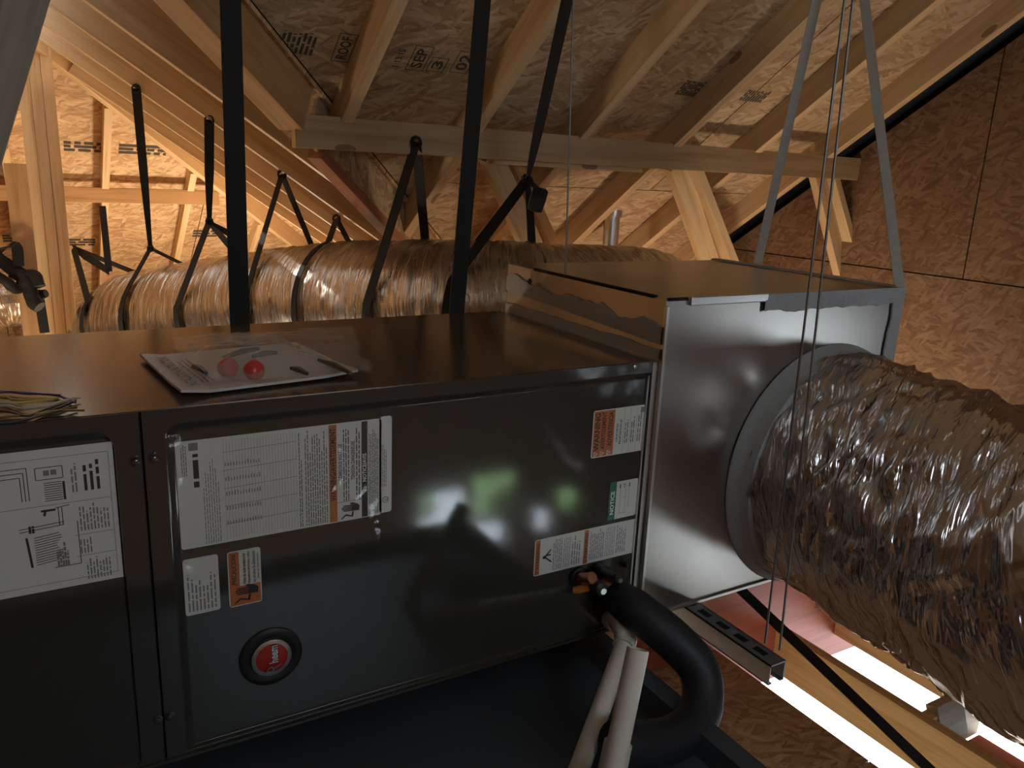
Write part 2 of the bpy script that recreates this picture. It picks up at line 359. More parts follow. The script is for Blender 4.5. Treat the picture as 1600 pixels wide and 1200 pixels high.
# ------------------------------------------------------------------ timber
def board(name, a, b, w, d, up, material, label=None, cat=None, group=None, parent=None, bevel=.0016):
    """board from a to b (centre of its lower face), w wide, d deep along up"""
    a, b = V(a), V(b); x = (b-a).normalized(); u = V(up); u = (u-x*u.dot(x)).normalized(); y = u.cross(x)
    M = Matrix((x, y, u)).transposed().to_4x4(); M.translation = a
    o = MB().box((0, -w/2, 0), ((b-a).length, w/2, d)).build(name, material, parent, bevel=bevel, mw=M)
    return tag(o, label, cat, group)
NTH = ['leftmost', 'second from left', 'third from left', 'fourth from left', 'fifth from left']
RX = [-.15, .26, .659, 1.065, 1.469, 1.877]
rl = ['pine rafter of the right slope rising beside the valley beam', 'pine rafter of the right slope crossed by a black strap, second from the valley beam',
      'pine rafter of the right slope directly right of the thin hanging wire', 'pine rafter of the right slope, fourth from the valley beam, above the paired purlin struts',
      'pine rafter of the right slope, second from the gable wall', 'pine rafter of the right slope next to the black gap along the gable wall']
for i, x in enumerate(RX):
    ye = min(x+VAL-.02, 3.6)
    board('rafter', (x-.019, RIDGE_Y, z1(RIDGE_Y)), (x-.019, ye, z1(ye)), .038, RD, n1, PINE, rl[i], 'rafter', 'rafters of the right roof slope')
wl = ['uppermost pine rafter of the left wing, nearest the valley beam', 'pine rafter of the left wing, second from the valley beam',
      'pine rafter of the left wing with a strap and dark scrape on it', 'pine rafter of the left wing holding the leftmost tall black strap', 'lowest pine rafter of the left wing, just above the hip beam']
for i, y in enumerate((1.476, 1.948, 2.428, 2.916, 3.403)):
    xe = min(y-VAL, 1.9); xs_ = max(WRX, y+HIPC)
    board('rafter', (xs_, y-.019, z2(xs_)), (xe, y-.019, z2(xe)), .038, .14, n2, PINE, wl[i], 'rafter', 'rafters of the left wing')
board('hip_beam', (WRX, WRX-HIPC, z2(WRX)-.01), (1.6, 1.6-HIPC, z2(1.6)-.01), .04, .14, (0, 0, 1), PINE2, 'pale hip beam descending behind the wing rafters', 'beam')
hl = ['pine hip rafter partly hidden by the built-up post', 'pale hip rafter between the post and the leftmost tall strap', 'pale hip rafter just right of the short purlin\'s strap, over the far deck', 'short pale hip rafter lowest and farthest right under the hip beam']
for i, x in enumerate((-1.06, -.585, -.12, .37)):
    ys = max(x-HIPC, WRX-HIPC)
    board('rafter', (x, ys+.03, z3(ys+.03)), (x, 6.3, z3(6.3)), .038, RD, n3, PINE2, hl[i], 'rafter', 'rafters of the far hip')
# valley beam (solid, above the purlin) and the strand-board web joist that carries on below it
def valley(y): return V((y-VAL, y, z2(y-VAL)))
board('valley_beam', valley(.35)+V((.02, -.02, -.005)), valley(1.22)+V((.02, -.02, -.005)), .075, .17, (0, 0, 1), PINE_DK, 'heavy brown valley beam between the left wing and the right slope', 'beam')
ij = empty('web_joist', 'strand-board web joist with reddish flanges continuing the valley below the purlin', 'joist')
o_ = V((.035, -.035, -.035)); va, vb = valley(1.28)+o_, valley(2.3)+o_
board('flange', va, vb, .045, .034, (0, 0, 1), REDDISH, parent=ij); board('web', va+V((0, 0, .144)), vb+V((0, 0, .144)), .22, .011, (1, -1, 0), OSB_ROOF, parent=ij)
board('flange', va+V((0, 0, .254)), vb+V((0, 0, .254)), .045, .03, (0, 0, 1), REDDISH, parent=ij)
# purlins
pa, pb = at(459, 227, Y=1.2), at(1335, 283, Y=1.2)
board('purlin', (pa.x, 1.2, .368), (pb.x, 1.2, .362), .038, .089, (0, 0, 1), PURL, 'long horizontal pine purlin crossing under the right slope rafters', 'purlin')
board('purlin', (.33, 1.242, .352), (at(1000, 262, Y=1.24).x, 1.242, .349), .038, .089, (0, 0, 1), PINE2, 'shorter pale board doubled behind the middle of the long purlin', 'purlin')
hpz = at(340, 320, Y=4.25).z
board('purlin', (-1.5, 4.25, hpz), (at(342, 320, Y=4.25).x, 4.25, hpz), .038, at(340, 298, Y=4.25).z-hpz, (0, 0, 1), PINE_DK, 'short brown purlin across the far hip rafters at left', 'purlin')
# struts below the purlin
def strut(p0, p1, w, d, m_, label, Y0=1.24, Y1=1.42):
    a, b = at(*p0, Y=Y0), at(*p1, Y=Y1); b = a+(b-a)*3.2
    if b.z < ZD: b = a+(b-a)*((ZD-a.z)/(b.z-a.z))
    board('purlin_strut', a, b, w, d, (0, 1, 0), m_, label, 'strut', 'struts under the long purlin')
strut((772, 240), (830, 375), .085, .038, PINE, 'wide pine strut behind the black strap knot under the purlin', 1.26)
strut((800, 236), (866, 378), .038, .085, PINE_DK, 'narrow brown strut edge-on beside the hanging strap roll', 1.24)
strut((1060, 255), (1112, 408), .085, .038, PINE2, 'wide pale strut in the middle of the purlin', 1.26)
strut((1086, 248), (1150, 410), .038, .085, PINE, 'narrower strut doubled on the right of the wide pale strut', 1.22)
strut((1276, 235), (1322, 425), .080, .038, PINE, 'wide pine strut at the right end of the purlin by the gable wall', 1.26, 1.2)
strut((1298, 240), (1350, 432), .030, .080, PINE2, 'narrow pale strut beside the wide one at the purlin\'s right end', 1.22, 1.14)
# posts
pl, pr = at(68, 515, Y=3.3), at(121, 512, Y=3.3)
post = empty('built_up_post', 'pale built-up post of nailed boards under the wing ridge', 'post'); wj = (pr.x-pl.x)/3
for k in range(3):
    board('plank', (pl.x+wj*(k+.5), 3.3+.006*(k % 2), -1.22), (pl.x+wj*(k+.5), 3.3+.006*(k % 2), z2(WRX)-.02), wj*.985, .12, (0, 1, 0), PINE2, parent=post)
sl = at(52, 500, Y=3.05)
board('stud', (sl.x, 3.05, -1.22), (sl.x-.005, 3.05, .28), .085, .038, (0, 1, 0), PINE_DK, 'reddish brown stud standing left of the built-up post', 'stud')
lp0, lp1 = at(20, -40, Y=.55), at(-62, 240, Y=.55)
dv = (lp1-lp0).normalized(); lp0 = lp0-dv*((z1(.55)-lp0.z)/(-dv.z)); 
board('brace', lp0, lp0+dv*1.1, .115, .038, (0, 1, 0), GREYW, 'grey-brown unlit brace close to the camera in the top left corner', 'brace')  # greyed pine puts the brace's lack of light into its colour

# framing in the lower right opening
RYM = .6
board('rim_board', (.2, RYM+.022, -1.41), (WX, RYM+.022, -1.41), .044, .44, (0, 0, 1), PINK, 'pink stamped rim board below the plenum', 'rim board')
board('rim_plate', (.2, RYM+.10, -.97), (WX, RYM+.10, -.97), .05, .13, (0, 0, 1), REDDISH, 'dark red board above the pink rim board', 'board')
board('joist', (1.2+.019, -1.15, -1.365), (1.2+.019, RYM, -1.365), .038, .165, (0, 0, 1), PINE2, 'tan floor joist with a knot, left of the bright daylight gap', 'joist', 'floor joists in the opening')
board('joist', (1.53+.019, -1.15, -1.315), (1.53+.019, RYM, -1.315), .038, .16, (0, 0, 1), PINE, 'tan floor joist at right, partly under the foil duct', 'joist', 'floor joists in the opening')
board('joist', (.905-.019, -1.0, -1.40), (.905-.019, RYM, -1.40), .038, .18, (0, 0, 1), PINE2, 'floor joist under the edge of the strand-board deck', 'joist', 'floor joists in the opening')
board('offcut', (.42, .52, ZD), (.42, .56, ZD+.26), .16, .012, (0, 1, 0), OSB_ROOF, 'bright strand-board offcut standing behind the drain pipe', 'offcut')
bc_ = at(1490, 1126, X=1.34)
board('joist_block', (bc_.x-.065, bc_.y, bc_.z-.065), (bc_.x+.065, bc_.y, bc_.z-.065), .04, .12, (0, .35, 1), GREYW, 'greenish grey timber block between the joists at lower right', 'block')
board('blocking', (1.24, .055, -1.36), (1.53, .055, -1.36), .038, .15, (0, 0, 1), PINE2, 'pale blocking between the two tan joists', 'blocking')
board('plank', (1.385, .03, -1.375), (1.385, -1.1, -1.375), .29, .016, (0, 0, 1), PINK, 'reddish plank under the joists at the lower right corner', 'plank')
# prints on the boards -------------------------------------------------
def text_mesh(s, w, h, bold=False):
    c = bpy.data.curves.new('txt', 'FONT'); c.body = s; c.size = 1; c.resolution_u = 2
    if bold: c.offset = .022
    o = bpy.data.objects.new('txt', c); COL.objects.link(o)
    bpy.context.view_layer.update()
    me = bpy.data.meshes.new_from_object(o)
    bpy.data.objects.remove(o); bpy.data.curves.remove(c)
    xs = [v.co.x for v in me.vertices]; ys = [v.co.y for v in me.vertices]
    x0, x1, y0, y1 = min(xs), max(xs), min(ys), max(ys)
    for v in me.vertices: v.co = ((v.co.x-x0)/(x1-x0)*w, (v.co.y-y0)/(y1-y0)*h, 0)
    return me
def place_text(s, M, w, h, material, parent, bold=False, name='printed_text'):
    me = text_mesh(s, w, h, bold); me.materials.clear(); me.materials.append(material); me.name = name
    o = bpy.data.objects.new(name, me); COL.objects.link(o); o.matrix_world = M; o.parent = parent; return o
def words(mb, x0, y0, x1, y1, lines, fill=.62, rag=.25, rnd=random):
    """rows of word-like bars, local xy"""
    lh = (y1-y0)/lines
    for i in range(lines):
        x = x0; xe = x1-rnd.random()*rag*(x1-x0); y = y1-(i+.5)*lh
        while x < xe:
            wl_ = min(lh*rnd.uniform(.9, 3.6), xe-x)
            mb.quad((x, y-lh*fill/2, 0), (x+wl_, y-lh*fill/2, 0), (x+wl_, y+lh*fill/2, 0), (x, y+lh*fill/2, 0)); x += wl_+lh*.5
    return mb
def stamp_frame(px, py):      # printed on the underside of the main deck: text runs up the slope, letter tops to the left
    d = ray(px, py); h = H1+RD/CS; P = V((CX, CY, CZ))+d*(h/(d.z+T*d.y)); return frame(P-n1*.0015, (0, -CS, SN), (-1, 0, 0))
def frame_lines(mb, w, h, t=.003):
    for a, b in (((0,0),(w,t)), ((0,h-t),(w,h)), ((0,0),(t,h)), ((w-t,0),(w,h))): mb.quad((a[0],a[1],0),(b[0],a[1],0),(b[0],b[1],0),(a[0],b[1],0))
    return mb
for s, px, py, w, h, boxd in (('ROOF', 540, 92, .082, .030, True), ('1 13:15', 622, 104, .07, .020, False), ('SEP', 657, 106, .075, .034, True), ('3', 688, 108, .034, .032, True), ('02', 726, 110, .064, .036, True)):
    M = stamp_frame(px, py); place_text(s, M, w, h, STAMP, c_main, True, 'stamp')
    if boxd: frame_lines(MB(), w+.024, h+.020, .0025).build('stamp_border', STAMP, c_main, mw=M @ Matrix.Translation((-.012, -.010, 0)))
words(MB(), 0, 0, .085, .17, 13, .6, .3).build('stamp', STAMP, c_main, mw=stamp_frame(488, 86))['kind'] = 'stuff'
words(MB(), 0, 0, .075, .13, 12, .75, .1).build('stamp', STAMP, c_main, mw=stamp_frame(1098, 152))['kind'] = 'stuff'
words(MB(), 0, 0, .060, .11, 9, .6, .2).build('stamp', STAMP, c_main, mw=stamp_frame(1188, 160))['kind'] = 'stuff'
def hip_frame(px, py):
    d = ray(px, py); P = V((CX, CY, CZ))+d*((KH-CZ-T*CY+RD/CS)/(d.z+T*d.y)); return frame(P-n3*.002, (1, 0, 0), (0, -CS, SN)), P
for px0, px1, py in ((100, 158, 236), (185, 260, 240), (5, 55, 378), (105, 150, 384), (300, 340, 370)):
    (M, P), (_, Q) = hip_frame(px0, py), hip_frame(px1, py)
    words(MB(), 0, 0, Q.x-P.x, .10, 3, .7, .05).build('stamp', STAMP, c_hip, mw=M)['kind'] = 'stuff'
place_text('LP', frame((1.53, RYM-.0015, -1.30), (1, 0, 0), (0, 0, 1)), .07, .055, PINE_DK, bpy.data.objects['rim_board'], True, 'stamp')
#NEXT
# ------------------------------------------------------------------ air handler
D = .567; H = .533; LX = -1.36; SEAM = -.855
ah = empty('air_handler', 'dark grey horizontal air handler cabinet covered in labels, hung on black straps', 'air handler')
MB().box((LX, .022, -H+.003), (0, D, -.0015)).build('cabinet_body', PAINT, ah, bevel=.003)
MB().box((LX, .004, -.0012), (-.001, D+.001, .0008)).build('top_panel', TOPP, ah)
def rrect(x0, x1, z0, z1_, rad, n=8):
    """rounded rectangle, counter-clockwise from lower right; rad = (br, tr, tl, bl)"""
    out = []
    for (cx, cz, r, a0) in ((x1-rad[0], z0+rad[0], rad[0], -90), (x1-rad[1], z1_-rad[1], rad[1], 0), (x0+rad[2], z1_-rad[2], rad[2], 90), (x0+rad[3], z0+rad[3], rad[3], 180)):
        for k in range(n+1):
            w = math.radians(a0+90*k/n); out.append((cx+r*math.cos(w), cz+r*math.sin(w)))
    return out
FY = .008
def door(x0, x1, ml, mr, mt, mb_, rad):
    z0, zt = -H, 0.0; mb = MB(); c = ((x0+x1)/2, (z0+zt)/2)
    L1 = rrect(x0+ml, x1-mr, z0+mb_, zt-mt, rad)
    off = [(0, 0), (.002, .0006), (.006, FY*.45), (.011, FY*.92), (.014, FY)]
    loops = []
    n = len(L1)
    # outer loop: sample so that every corner block sits on the rectangle corner
    cor = [(x1, z0), (x1, zt), (x0, zt), (x0, z0)]
    outer = [None]*n
    for i, (x, z) in enumerate(L1):
        k = i//(n//4); t = (i % (n//4))/(n//4-1); cx_, cz_ = cor[k]
        a = {0: ((x, z0), (x1, z)), 1: ((x1, z), (x, zt)), 2: ((x, zt), (x0, z)), 3: ((x0, z), (x, z0))}[k]
        outer[i] = a[0] if t < .5 else ((cx_, cz_) if abs(t-.5) < 1e-6 else a[1])
    for dx, y in [(None, None)]+off:
        if dx is None: loops.append([(x, 0.0, z) for x, z in outer]); continue
        r2 = tuple(max(r-dx, .0008) for r in rad)
        loops.append([(x, y, z) for x, z in rrect(x0+ml+dx, x1-mr-dx*.15, z0+mb_+dx*.15, zt-mt-dx, r2)])
    loops.insert(0, [(x, .02, z) for x, _, z in loops[0]])
    for l in loops: mb.v += l
    for i in range(len(loops)-1):
        for k in range(n):
            k2 = (k+1) % n; mb.f.append((i*n+k, i*n+k2, (i+1)*n+k2, (i+1)*n+k))
    mb.f.append(tuple((len(loops)-1)*n+k for k in range(n)))
    o = mb.build('front_door', PAINT, ah)
    for p in o.data.polygons: p.use_smooth = len(p.vertices) < 20 and abs(p.normal.y) > .02 and p.center.y > .0003
    return o
dr = door(SEAM+.0018, .004, .026, .0015, .020, .006, (.001, .001, .022, .004))
dl = door(LX, SEAM-.0018, .02, .030, .020, .006, (.01, .026, .01, .01))
MB().box((SEAM-.0016, .006, -H), (SEAM+.0016, .018, -.002)).build('seam_strip', GAP, ah)
MB().box((LX, -.004, -H-.004), (.002, .03, -H+.002)).build('bottom_lip', PAINT, ah, bevel=.001)
for (px, py, m_) in ((211, 721, dl), (240, 716, dr), (246, 1124, dl), (264, 1118, dr)):
    p = at(px, py, Y=0); s = MB().lathe([(.0075, 0), (.0075, .0015), (.0048, .002), (.0048, .0055), (.003, .0065)], (p.x, 0, p.z), (0, -1, 0), 12).build('screw', PAINT, m_, True)
p = at(992, 573, Y=0); MB().lathe([(.004, 0), (.004, .002), (.002, .003)], (p.x, .0, p.z), (0, -1, 0), 10).build('screw', BRASS, dr, True)

# ---- labels: local x = up (+Z), local y = left (-X), so the print reads upwards
LY = FY-.0009
def label(name, x0, x1, z0, z1_, parent, text, material=PAPER, r=.004):
    pts = rrect(x0-.0025, x1-.0025, z0, z1_, (r,)*4, 4); mb = MB(); n = len(pts)
    mb.v = [(x, LY, z) for x, z in pts]+[(x, FY-.0002, z) for x, z in pts]
    mb.f = [tuple(range(n))]+[(k, (k+1) % n, n+(k+1) % n, n+k) for k in range(n)]
    return tag(mb.build(name, material, parent), text)
def LM(x, z, lift=.0003): return frame((x-.0025, LY-lift, z), (0, 0, 1), (-1, 0, 0))
def patch(x0, x1, z0, z1_, material, parent, lift=.0002, name='print_block'):
    y = LY-lift; x0 -= .0025; x1 -= .0025; return MB().quad((x0, y, z0), (x1, y, z0), (x1, y, z1_), (x0, y, z1_)).build(name, material, parent)
def ltext(s, x0, x1, z0, z1_, material, parent, bold=True, lift=.0004): return place_text(s, LM(x1, z0, lift), z1_-z0, x1-x0, material, parent, bold)
def lwords(x0, x1, z0, z1_, lines, material, parent, fill=.55, rag=.2):
    o = words(MB(), 0, 0, z1_-z0, x1-x0, lines, fill, rag).build('fine_print', material, parent, mw=LM(x1, z0)); o['kind'] = 'stuff'; return o
def lines_mesh(segs, t, material, parent, name='printed_lines'):
    mb = MB(); y = LY-.0003
    for (xa, za, xb, zb) in segs:
        d = V((xb-xa, 0, zb-za)); n = V((-d.z, 0, d.x)).normalized()*t/2; a = V((xa-.0025, y, za)); b = V((xb-.0025, y, zb)); mb.quad(a-n, b-n, b+n, a+n)
    o = mb.build(name, material, parent); o['kind'] = 'stuff'; return o
def hand(x0, x1, z0, z1_, parent, material=INK):
    # shocked-hand pictogram: palm, four fingers, thumb and a lightning arrow
    mb = MB(); y = LY-.0006; W_, H_ = x1-x0, z1_-z0
    def q(pts): mb.add([(x0-.0025+u*W_, y, z0+v*H_) for u, v in pts], [tuple(range(len(pts)))])
    q([(.62,.45),(.95,.42),(.98,.72),(.85,.86),(.62,.84)])
    for k in range(4):
        v0 = .45+k*.10; q([(.10+.05*abs(k-1.5), v0+.02), (.64, v0-.005), (.64, v0+.075), (.12+.05*abs(k-1.5), v0+.085)])
    q([(.55,.84),(.85,.86),(.62,.97),(.50,.95)])
    q([(.05,.02),(.12,.02),(.35,.22),(.28,.28)]); q([(.28,.20),(.62,.08),(.64,.15),(.32,.29)]); q([(.56,.10),(.65,.08),(.70,.40),(.62,.42)])
    return mb.build('pictogram', material, parent)

# wiring diagram sheet on the left door
wd = label('wiring_label', -1.20, -.887, -.231, -.038, dl, 'white wiring diagram sheet', r=.0005)
S = []
x0, x1, z0, z1_ = -1.195, -.893, -.225, -.044
S += [(x0, z1_-.006, x1, z1_-.006), (x1, z0+.004, x1, z1_-.006), (x0, z0+.004, x1, z0+.004), (x0, -.113, x1, -.113), (-.925, -.113, -.893, -.113), (-.94, -.16, -.893, -.16), (-.94, -.19, -.893, -.19)]
lines_mesh(S, .0007, INKG, wd)
S = []
for k in range(3): S += [(-1.06, -.060-k*.006, -.985-k*.004, -.060-k*.006), (-.985-k*.004, -.060-k*.006, -.985-k*.004, -.104)]
S += [(-.976, -.062, -.946, -.062), (-.976, -.078, -.946, -.078), (-.976, -.062, -.976, -.078), (-.946, -.062, -.946, -.078)]
for k in range(9): S += [(-.968, -.083-k*.003, -.948, -.083-k*.003)]
for k in range(12): S += [(-.985, -.155-k*.0034, -.957+.003*math.sin(k), -.152-k*.0034)]
S += [(-1.0, -.141, -.950, -.138), (-1.0, -.145, -.950, -.142), (-.955, -.118, -.955, -.142), (-.951, -.118, -.951, -.142), (-.958, -.118, -.942, -.116), (-.935, -.14, -.935, -.2), (-.965, -.2, -.935, -.2)]
lines_mesh(S, .0010, INK, wd)
S = [(-.946, -.083, -.946, -.108), (-.993, -.153, -.990, -.195), (-.971, -.127, -.969, -.119)]; lines_mesh(S, .0028, INK, wd)
lwords(-.975, -.957, -.1215, -.1185, 1, INK, wd, .9, 0); lwords(-.99, -.983, -.148, -.138, 2, INK, wd, .8, 0); lwords(-.968, -.952, -.073, -.066, 2, INKG, wd, .8, 0)
lwords(-.962, -.948, -.200, -.160, 5, INKG, wd, .9, .5)
lwords(-.925, -.903, -.1, -.055, 3, INK, wd, .5, .25); lwords(-.938, -.930, -.1, -.055, 2, INKG, wd, .5, .3)
lwords(-.933, -.897, -.155, -.118, 9, INKG, wd, .45, .3); lwords(-.935, -.92, -.187, -.163, 4, INKG, wd, .45, .3); lwords(-.93, -.90, -.225, -.193, 8, INKG, wd, .5, .3)
# rating plate
rp = label('rating_label', -.812, -.517, -.208, -.0495, dr, 'large white rating label under clear film')
lwords(-.806, -.798, -.10, -.055, 3, INKG, rp, .5, .15); patch(-.795, -.783, -.064, -.053, INKG, rp, name='code_block')
lwords(-.791, -.783, -.118, -.069, 1, INK, rp, .9, 0); lwords(-.780, -.757, -.205, -.055, 7, INKG, rp, .32, .55)
S = [(-.75+k*.0042, -.203, -.75+k*.0042, -.054) for k in range(25)]; lines_mesh(S, .00035, INKG, rp)
S = [(-.752, -.072-k*.027, -.648, -.069-k*.027) for k in range(5)]; lines_mesh(S, .0007, INKG, rp)
for k in range(5): lwords(-.750, -.700, -.093-k*.022, -.086-k*.022, 13, INKG, rp, .35, .3)
lwords(-.646, -.640, -.205, -.055, 2, INK, rp, .38, .3); lwords(-.637, -.602, -.205, -.054, 10, INKG, rp, .5, .25)
patch(-.600, -.588, -.2065, -.051, ORANGE, rp); ltext('WARNING/AVERTISSEMENT', -.5985, -.5895, -.172, -.056, INK, rp)
ltext('HAZARDOUS VOLTAGE', -.586, -.580, -.145, -.082, INK, rp); ltext('TENSION DANGEREUSE', -.566, -.560, -.142, -.080, INK, rp)
lwords(-.579, -.568, -.175, -.055, 3, INK, rp, .4, .15); lwords(-.559, -.551, -.175, -.055, 2, INK, rp, .4, .15)
lines_mesh([(-.588, -.176, -.549, -.176)], .0007, INK, rp); hand(-.585, -.552, -.205, -.178, rp)
patch(-.549, -.540, -.2065, -.051, INK, rp); ltext('NOTICE/AVIS', -.5478, -.5415, -.148, -.102, WHITEI, rp, True, .0005)
lwords(-.538, -.522, -.204, -.054, 6, INKG, rp, .5, .2)
lines_mesh([(-.5415+.002, -.207, -.5395, -.051), (-.5205, -.207, -.5205, -.051)], .0006, INKG, rp)
b0 = label('rating_label_end', -.520, -.500, -.2055, -.047, dr, 'narrow white strip at the right end of the rating label')
lwords(-.516, -.508, -.162, -.092, 3, INKG, b0, .45, .2); MB().lathe([(.0052, 0), (.0052, .0003)], (-.5125, LY, -.184), (0, -1, 0), 20).build('mark_ring', INK, b0)
MB().lathe([(.0042, .0001), (.0042, .0006)], (-.5125, LY, -.184), (0, -1, 0), 20).build('mark_centre', PAPER, b0)
place_text('UL', frame((-.5095, LY-.0009, -.1865), (0, 0, 1), (-1, 0, 0)), .005, .005, INK, b0, True)
# clear film over the rating label
fm = MB(); nx, nz = 24, 10
for j in range(nz+1):
    for i in range(nx+1):
        u, v = i/nx, j/nz; x = -.822+u*.30; z = -.036-v*.222
        y = LY-.0022-.0016*noise.noise((x*34, z*34, 1.3))-.004*max(0, 1-u*14)
        fm.v.append((x, y, z))
for j in range(nz):
    for i in range(nx): a = j*(nx+1)+i; fm.f.append((a, a+1, a+nx+2, a+nx+1))
tag(fm.build('clear_film', FILM, dr, True), 'wrinkled clear plastic film')
# small label
sm = label('small_label', -.812, -.7645, -.3115, -.2235, dr, 'small white printed label')
lwords(-.809, -.768, -.306, -.245, 8, INKG, sm, .42, .45)
# orange precaution label
pc = label('precaution_label', -.752, -.705, -.313, -.2245, dr, 'small orange and white caution label')
patch(-.7505, -.7065, -.3115, -.281, ORANGE, pc); patch(-.7505, -.736, -.281, -.226, ORANGE, pc)
ltext('¡PRECAUCION!', -.7475, -.7385, -.279, -.229, INK, pc)
ltext('Antes de tener acceso a los', -.732, -.727, -.279, -.230, INK, pc); ltext('dispositivos terminales, todos', -.725, -.720, -.279, -.228, INK, pc)
ltext('los circuitos de alimentacion', -.718, -.713, -.279, -.229, INK, pc); ltext('deben ser interrumpidos.', -.711, -.7075, -.274, -.232, INK, pc)
hand(-.748, -.709, -.309, -.279, pc)
# warning label at right
wn = label('warning_label', -.115, .006, -.173, -.083, dr, 'orange and white warning label')
patch(-.113, -.0665, -.171, -.085, ORANGE, wn)
ltext('WARNING', -.111, -.099, -.160, -.088, INK, wn); ltext('AVERTISSEMENT', -.0955, -.086, -.158, -.087, INK, wn); ltext('ADVERTENCIA', -.081, -.0705, -.154, -.088, INK, wn)
for xx in (-.1045, -.0905, -.0755): lines_mesh([(xx-.004, -.1705, xx-.004, -.1615), (xx-.0043, -.162, xx+.004, -.1662), (xx-.0043, -.170, xx+.004, -.1658)], .0009, WHITEI, wn)
ltext('CALIFORNIA', -.062, -.0575, -.148, -.112, INK, wn); ltext('PROPOSITION 65', -.0545, -.0495, -.153, -.106, INK, wn)
lines_mesh([(-.045, -.171, -.045, -.085), (-.0305, -.171, -.0305, -.085), (-.015, -.171, -.015, -.085)], .0006, INKG, wn)
for xa in (-.043, -.0285, -.013): lwords(xa, xa+.0095, -.153, -.095+.0*xa, 2, INK, wn, .35, .35)
patch(-.008, .001, -.097, -.087, INKG, wn, name='code_block')
# notice label
nt = label('notice_label', -.066, .001, -.304, -.2285, dr, 'white notice label with a green edge')
patch(-.066, -.050, -.304, -.2285, GREEN, nt); ltext('NOTICE', -.0625, -.0535, -.293, -.246, WHITEI, nt)
lines_mesh([(-.040, -.296, -.040, -.240), (-.028, -.292, -.028, -.238), (-.042, -.292, -.025, -.294), (-.036, -.262, -.02, -.262), (-.02, -.284, -.02, -.236)], .0007, INKG, nt)
for xx in (-.043, -.033, -.021): lwords(xx, xx+.003, -.242, -.234, 1, INK, nt, .8, 0)
# long warning label
lw = label('long_warning_label', -.225, .0045, -.384, -.3125, dr, 'long white warning label with two orange bars')
patch(-.2235, -.2135, -.3825, -.314, ORANGE, lw); ltext('WARNING', -.2215, -.2155, -.372, -.320, INK, lw)
patch(-.117, -.107, -.3825, -.314, ORANGE, lw); ltext('WARNING', -.115, -.109, -.372, -.320, INK, lw)
for xa in (-.2185, -.112): lines_mesh([(xa-.003, -.3805, xa-.003, -.3745), (xa-.003, -.3745, xa+.003, -.3775), (xa-.003, -.3805, xa+.003, -.3775)], .001, INK, lw)
lines_mesh([(-.203, -.350, -.190, -.337), (-.203, -.350, -.188, -.362), (-.200, -.347, -.190, -.347)], .003, INK, lw, 'pictogram'); lines_mesh([(-.207, -.350, -.201, -.350)], .006, INK, lw, 'pictogram')
lwords(-.186, -.165, -.380, -.318, 5, INKG, lw, .42, .2); lwords(-.163, -.147, -.380, -.318, 4, INKG, lw, .3, .1); lwords(-.145, -.124, -.378, -.318, 4, INKG, lw, .42, .3)
lwords(-.104, -.07, -.378, -.316, 8, INKG, lw, .42, .2); lwords(-.068, -.045, -.378, -.316, 6, INKG, lw, .3, .1); lwords(-.042, -.018, -.376, -.318, 5, INKG, lw, .4, .3)
# round badge
bx_, bz = -.698, -.4095
bd = MB().lathe([(.0475, -.004), (.0475, .001), (.044, .0035), (.034, .003), (.0305, .0005)], (bx_, FY-.002, bz), (0, -1, 0), 48).build('badge_ring', RUBBER, dr, True); tag(bd, 'round black badge ring with a red centre')
MB().lathe([(.0302, .0), (.0302, .004), (.0275, .005)], (bx_, FY-.002, bz), (0, -1, 0), 48).build('badge_rim', SILVER, bd, True)
MB().lathe([(.0272, .0), (.0272, .0047), (.018, .0056), (.006, .0060)], (bx_, FY-.002, bz), (0, -1, 0), 48).build('badge_face', REDB, bd, True)
place_text('heem', frame((bx_+.009, FY-.0096, bz-.0075), (0, 0, 1), (-1, 0, 0)), .030, .0135, SILVER, bd, True); 
place_text('R', frame((bx_+.010, FY-.0096, bz-.0235), (.0, 0, 1), (-1, 0, .35)), .015, .021, SILVER, bd, False)

# drain pan under the unit
pan = empty('drain_pan', 'dark metal drain pan under the air handler', 'drain pan')
PX, PZ, PYF, PYB = -.083, -.60, -.62, .72
MB().box((-1.55, PYF, PZ-.004), (PX, PYB, PZ)).build('pan_floor', PANM, pan)
rim = MB(); rim.add([(PX, PYF, PZ), (PX, PYB, PZ), (PX+.012, PYB, PZ+.035), (PX+.012, PYF, PZ+.035), (PX+.05, PYB, PZ+.035), (PX+.05, PYF, PZ+.035), (PX+.05, PYB, PZ+.028), (PX+.05, PYF, PZ+.028), (PX+.014, PYB, PZ+.028), (PX+.014, PYF, PZ+.028), (PX+.002, PYB, PZ-.004), (PX+.002, PYF, PZ-.004)],
    [(0,1,2,3),(3,2,4,5),(5,4,6,7),(7,6,8,9),(9,8,10,11),(11,10,1,0)]).build('side_rim', PANM, pan)
MB().box((-1.55, PYF-.012, PZ-.004), (PX+.05, PYF, PZ+.035)).build('front_rim', PANM, pan); MB().box((-1.55, PYB, PZ-.004), (PX+.05, PYB+.012, PZ+.035)).build('back_rim', PANM, pan)

